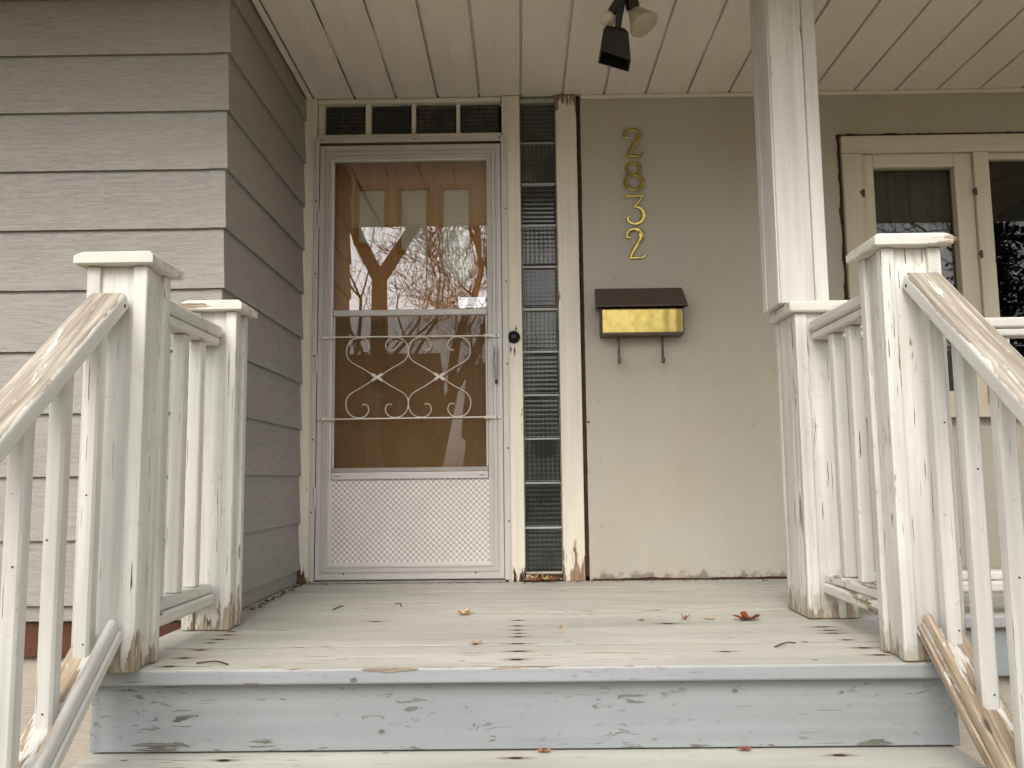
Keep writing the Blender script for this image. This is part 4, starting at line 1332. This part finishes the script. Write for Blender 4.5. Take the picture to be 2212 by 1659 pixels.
# ================================================================== level guard rails
def level_rail(label, axis, c, a, b, z_low, z_top, bals, top_mat, low_mat, group='level porch rails'):
    t = thing('porch_rail', label, 'railing', (c, (a + b) / 2, 0) if axis == 'Y' else ((a + b) / 2, c, 0), group)

    def rl(nm, w, z0, z1, mat, bev):
        if axis == 'Y':
            board(nm, c - w / 2, c + w / 2, a, b, z0, z1, mat, t, bev=bev, seg=4, axis='Y')
        else:
            board(nm, a, b, c - w / 2, c + w / 2, z0, z1, mat, t, bev=bev, seg=4, axis='X')
    rl('top_rail', 0.088, z_top - 0.038, z_top, top_mat, 0.011)
    rl('top_moulding', 0.070, z_top - 0.066, z_top - 0.0385, top_mat, 0.009)
    rl('bottom_rail', 0.062, z_low + 0.0385, z_low + 0.070, low_mat, 0.011)
    rl('bottom_moulding', 0.080, z_low, z_low + 0.038, low_mat, 0.011)
    w = 0.040
    for q in bals:
        p = (c, q) if axis == 'Y' else (q, c)
        bo = board('baluster', p[0] - w / 2, p[0] + w / 2, p[1] - w / 2, p[1] + w / 2, z_low + 0.0705, z_top - 0.0665, 'white_baluster', t, axis='Z', bev=0.006, seg=2, jit=0.003)
    return t


level_rail('white level rail between left newel and post by siding', 'Y', -1.030, NLY + 0.1555, -1.2625, 0.082, 0.992, [-1.638, -1.50, -1.362], 'level_light', 'level_light')
level_rail('white level rail with flaking lower rail between right newel and column', 'Y', 1.040, NRY + 0.1555, -1.1505, 0.082, 1.004, [-1.285, -1.425, -1.565], 'level_light', 'level_worn')
level_rail('white front porch rail running right below the window', 'X', -1.10, 1.1185, 4.1, 0.080, 1.012, [1.24 + 0.147 * i for i in range(20)], 'white', 'level_light')

# ================================================================== leaves and twigs on the deck
def leaf_mesh(rnd, size, lobes=True, curl=0.5):
    """curled dry leaf with lobed rim"""
    n = 40 if lobes else 22
    rim = []
    for i in range(n):
        a = 2 * math.pi * i / n
        r = (0.40 + 0.62 * abs(math.cos(a * 2.5)) ** 1.6 + 0.10 * abs(math.sin(a * 7.5)) if lobes else 0.67) + rnd.uniform(-0.07, 0.07)
        x = math.cos(a) * r * size * 0.5
        y = math.sin(a) * r * size * (0.40 if lobes else 0.22)
        z = curl * size * (0.9 * (y / size) ** 2 * 2 + 0.6 * (x / size) ** 2) + rnd.uniform(0, 0.10) * size * curl
        rim.append(Vector((x, y, z + 0.001)))
    mid = [Vector((p.x * 0.5, p.y * 0.5, p.z * 0.35 + 0.001)) for p in rim]
    vs = rim + mid + [Vector((0, 0, 0.001))]
    vs += [p + Vector((0, 0, 0.0006)) for p in vs]
    N = 2 * n + 1
    fs = []
    for i in range(n):
        j = (i + 1) % n
        fs += [(i, j, n + j, n + i), (n + i, n + j, 2 * n)]
        fs += [(N + n + i, N + n + j, N + j, N + i), (N + 2 * n, N + n + j, N + n + i)]
        fs += [(i, N + i, N + j, j)]
    return vs, fs


LEAVES = [(0.745, -1.150, 0.10, 'leaf_red', 0.6, 'large russet oak leaf on deck beside column foot', 0.4, True),
          (0.625, -1.125, 0.065, 'leaf_pale', 0.5, 'pale flat leaf on deck left of the russet leaf', 0.1, False),
          (0.545, -1.125, 0.036, 'leaf', 1.4, 'small brown leaf scrap on deck left of the pale leaf', 1.2, True),
          (0.111, -1.365, 0.042, 'leaf_pale', 1.9, 'upright curled tan leaf near middle of the deck', 1.4, False),
          (-0.202, -0.985, 0.060, 'leaf_pale', 1.0, 'crumpled tan leaf on deck in front of the storm door', 0.2, True),
          (-0.136, -1.526, 0.045, 'leaf_pale', 0.7, 'torn pale leaf scrap near the front deck board seam', 0.8, True),
          (0.395, -1.140, 0.038, 'leaf', 0.8, 'small brown leaf below the mailbox on the deck', 0.3, False)]
for i, (x, y, s, mt, curl, lab, rz, lob) in enumerate(LEAVES):
    rnd = random.Random(40 + i)
    v, f = leaf_mesh(rnd, s, lob, curl)
    rx = R(62) if 'upright' in lab else 0
    o = mesh('dry_leaf', v, f, mt, None, Matrix.Translation((x, y, 0.001 + (0.016 if rx else 0))) @ Matrix.Rotation(rz, 4, 'Z') @ Matrix.Rotation(rx, 4, 'X'))
    tag(o, lab, 'leaf', 'dry leaves fallen on the deck')
pile = [(0.06, -0.036, 0.07, 'leaf'), (0.105, -0.042, 0.06, 'leaf_pale'), (0.135, -0.034, 0.055, 'leaf'), (0.03, -0.05, 0.04, 'leaf_pale')]
for i, (x, y, s, mt) in enumerate(pile):
    v, f = leaf_mesh(random.Random(80 + i), s, True, 1.2)
    lab = ['brown curled leaf, second from left in heap under the glass blocks', 'pale curled leaf, second from right in heap under the glass blocks', 'brown curled leaf, rightmost in heap under the glass blocks', 'small pale leaf, leftmost in heap under the glass blocks'][i]
    o = mesh('dry_leaf', v, f, mt, None, Matrix.Translation((x, y, 0.002 + 0.006 * (i % 2))) @ Matrix.Rotation(i * 1.3, 4, 'Z') @ Matrix.Rotation(R(18), 4, 'X'))
    tag(o, lab, 'leaf', 'leaf heap under the glass blocks')
for i, (x, lab) in enumerate(((0.05, 'curled brown leaf in the gap below the riser near centre'), (0.555, 'dark red leaf in the gap below the riser, right of centre'))):
    v, f = leaf_mesh(random.Random(90 + i), 0.055, False, 0.8)
    o = mesh('dry_leaf', v, f, 'leaf' if i == 0 else 'leaf_red', None, Matrix.Translation((x, -1.816, -RISE - 0.0045)))
    tag(o, lab, 'leaf', 'leaves on the first step')
# crumbs of leaf and dirt along the foot of the walls
rnd = random.Random(5)
parts = []
for i in range(230):
    u = rnd.random()
    if i < 130:
        x, y = -1.022 + abs(rnd.gauss(0, 0.012)), -0.85 + 0.82 * u
    else:
        x, y = -0.98 + 2.1 * u, -0.038 - abs(rnd.gauss(0, 0.022))
    s_ = rnd.uniform(0.002, 0.009)
    v, f = leaf_mesh(rnd, s_ * 2, True, 1.3) if i % 6 == 0 else bx(-s_ * .5, s_ * .5, -s_ * .3, s_ * .3, 0, s_ * .35)
    m = Matrix.Translation((x, y, 0.0018)) @ Matrix.Rotation(rnd.uniform(0, 6.3), 4, 'Z')
    parts.append(([m @ Vector(q) for q in v], f))
v, f = join(parts)
tag(mesh('leaf_crumbs', v, f, 'crumb', None), 'scattered leaf crumbs and dirt along foot of the walls', 'debris', kind='stuff')
TW = [((-0.86, -1.757), (-0.77, -1.776), 0.0022, 'dark curved twig on front deck board by left newel'), ((-0.49, -0.70), (-0.455, -0.78), 0.002, 'short dark twig on deck in front of storm door'),
      ((-0.70, -0.84), (-0.68, -0.76), 0.0022, 'short twig on deck right of the siding post'), ((0.70, -1.615), (0.775, -1.56), 0.002, 'curved pale twig on deck left of right newel')]
for (a, b, r, lab) in TW:
    mid = ((a[0] + b[0]) / 2 + 0.006, (a[1] + b[1]) / 2 + 0.01)
    v, f = tube(spline([(a[0], a[1], r + 0.001), (mid[0], mid[1], r + 0.005), (b[0], b[1], r + 0.001)], 5), r, 6)
    tag(mesh('twig', v, f, 'twig', None, smooth=60), lab, 'twig', 'twigs on the deck')

# ================================================================== trees and house across the lawn (seen mirrored in the glass)
def bare_tree(label, base, height, r0, seed, lean=(0, 0), fork=0.35, forks=None):
    rnd = random.Random(seed)
    root = thing('bare_tree', label, 'tree', base, 'bare street trees')
    trunk, fine = [], []

    def grow(p, d, L, r, depth):
        n = 5 if depth < 3 else 3
        r = max(r, 0.009)
        pts, rs = [p.copy()], [r]
        q, dd = p.copy(), d.copy()
        for i in range(n):
            w = 0.10 + 0.06 * depth
            dd = (dd + Vector((rnd.uniform(-w, w), rnd.uniform(-w, w), rnd.uniform(-w * 0.5, w * 0.8)))).normalized()
            q = q + dd * (L / n)
            pts.append(q.copy()); rs.append(r * (1 - 0.42 * (i + 1) / n))
        seg = 9 if depth < 2 else (5 if depth < 4 else 3)
        (trunk if depth == 0 else fine).append(tube(pts, rs, seg))
        if depth >= 7 or (r < 0.0095 and depth > 5):
            return
        kids = 2 if depth == 0 else (3 if depth < 5 else 2)
        for k in range(kids):
            if depth == 0 and forks:
                nd = Vector(forks[k]).normalized(); s = 0.82
            else:
                ang = rnd.uniform(0.35, 0.85) * (1 if k else 0.5)
                axis = Vector((rnd.uniform(-1, 1), rnd.uniform(-1, 1), rnd.uniform(-0.3, 0.3))).normalized()
                nd = (Matrix.Rotation(ang, 3, dd.cross(axis).normalized()) @ dd).normalized()
                s = rnd.uniform(0.55, 0.78)
            grow(q, nd, L * rnd.uniform(0.62, 0.86), rs[-1] * s * 1.12, depth + 1)
        if depth in (1, 2, 3):
            for k in range(3 if depth > 1 else 2):
                i = rnd.randint(2, n)
                nd = (dd + Vector((rnd.uniform(-1, 1), rnd.uniform(-1, 1), rnd.uniform(-0.5, 0.5)))).normalized()
                grow(pts[i], nd, L * 0.55, rs[i] * 0.35, depth + 2)

    b = Vector(base)
    d0 = Vector((lean[0], lean[1], 1)).normalized()
    grow(b, d0, height * fork, r0, 0)
    v, f = join(trunk)
    mesh('trunk', v, f, 'bark', root, smooth=60)
    v, f = join(fine)
    o = mesh('crown', v, f, 'bark', root)
    return root


bare_tree('bare tree with forked trunk mirrored in the door glass', (-2.1, -8.4, GROUND_Z), 11.0, 0.19, 5, (-0.02, 0), 0.40, [(-0.33, 0.0, 1), (0.62, -0.1, 1)])
bare_tree('leaning bare tree right of the forked tree in the mirror image', (-2.1, -13.0, GROUND_Z), 10.5, 0.20, 21, (0.30, 0.0), 0.32, [(0.75, 0, 1), (0.1, -0.2, 1)])
bare_tree('bare tree mirrored in the right window pane', (9.6, -13.0, GROUND_Z), 10.0, 0.16, 33, (0.05, 0), 0.34)
bare_tree('thin bare tree farther back, near centre of the door mirror image', (-1.6, -19.0, GROUND_Z), 11.0, 0.14, 77, (-0.03, 0), 0.30)
bare_tree('bare tree behind the forked tree in the door mirror image', (-6.0, -22.0, GROUND_Z), 12.0, 0.20, 52, (0.05, 0), 0.34)
bare_tree('slender bare tree between the two larger ones in the mirror image', (-3.2, -15.5, GROUND_Z), 11.0, 0.15, 64, (0.05, 0), 0.30)


def spruce(label, base, height, rad, seed):
    rnd = random.Random(seed)
    root = thing('spruce_tree', label, 'tree', base)
    v, f = tube([(base[0], base[1], base[2]), (base[0], base[1], base[2] + height)], [0.16, 0.02], 8)
    mesh('trunk', v, f, 'bark', root)
    vs, fs = [], []
    z = 0.6
    while z < height - 0.1:
        rr = rad * (1 - z / height) + 0.1
        for k in range(11):
            a = rnd.uniform(0, 2 * math.pi)
            L = rr * rnd.uniform(0.75, 1.1)
            dirv = Vector((math.cos(a), math.sin(a), -0.18))
            sidev = Vector((-math.sin(a), math.cos(a), 0))
            p0 = Vector(base) + Vector((0, 0, z))
            m = max(3, int(L / 0.13))
            for j in range(m):
                c = p0 + dirv * (L * (j + 0.6) / m)
                w = 0.26 * (1 - 0.5 * j / m)
                for s in (1, -1):
                    q = c + sidev * (s * w) + Vector((rnd.uniform(-.04, .04), rnd.uniform(-.04, .04), rnd.uniform(-0.14, 0.03)))
                    o = len(vs)
                    vs += [c, c + dirv * 0.10, q + dirv * 0.06, q]
                    fs.append((o, o + 1, o + 2, o + 3))
        z += 0.21
    mesh('crown', vs, fs, 'needle', root)


spruce('dark spruce tree mirrored in the right window pane', (11.6, -16.5, GROUND_Z), 10.0, 2.6, 3)

def far_house(label, x0, x1, y, eave, ridge):
    far = thing('neighbour_house', label, 'house', ((x0 + x1) / 2, y, GROUND_Z), 'houses across the road')
    v, f = bx(x0, x1, y - 8, y, GROUND_Z, GROUND_Z + eave)
    mesh('wall', v, f, 'far_wall', far)
    e, r = GROUND_Z + eave - 0.05, GROUND_Z + ridge
    vs = [(x0 - .4, y + .5, e), (x1 + .4, y + .5, e), (x1 + .4, y - 8.5, e), (x0 - .4, y - 8.5, e), (x0 - .4, y - 4, r), (x1 + .4, y - 4, r)]
    mesh('roof', vs, [(0, 1, 5, 4), (2, 3, 4, 5), (0, 4, 3), (1, 2, 5), (0, 3, 2, 1)], 'far_roof', far)
    n = 3
    for i in range(n):
        xa = x0 + (x1 - x0) * (i + 0.3) / n
        w_ = board('window', xa, xa + 1.3, y + 0.003, y + 0.05, GROUND_Z + 1.0, GROUND_Z + 2.3, 'dark', far, bev=0.01)
        board('window_sill', xa - 0.1, xa + 1.4, y + 0.004, y + 0.12, GROUND_Z + 0.9, GROUND_Z + 0.99, 'white', w_, bev=0.01)


far_house('gabled house across the road, behind the forked tree in the mirror image', -15.0, -4.2, -33.0, 3.6, 7.6)
far_house('gabled house across the road, opposite the porch steps', -2.2, 9.5, -34.0, 3.4, 7.2)
far_house('gabled house across the road, behind the spruce in the mirror image', 13.0, 26.0, -33.0, 3.5, 7.4)
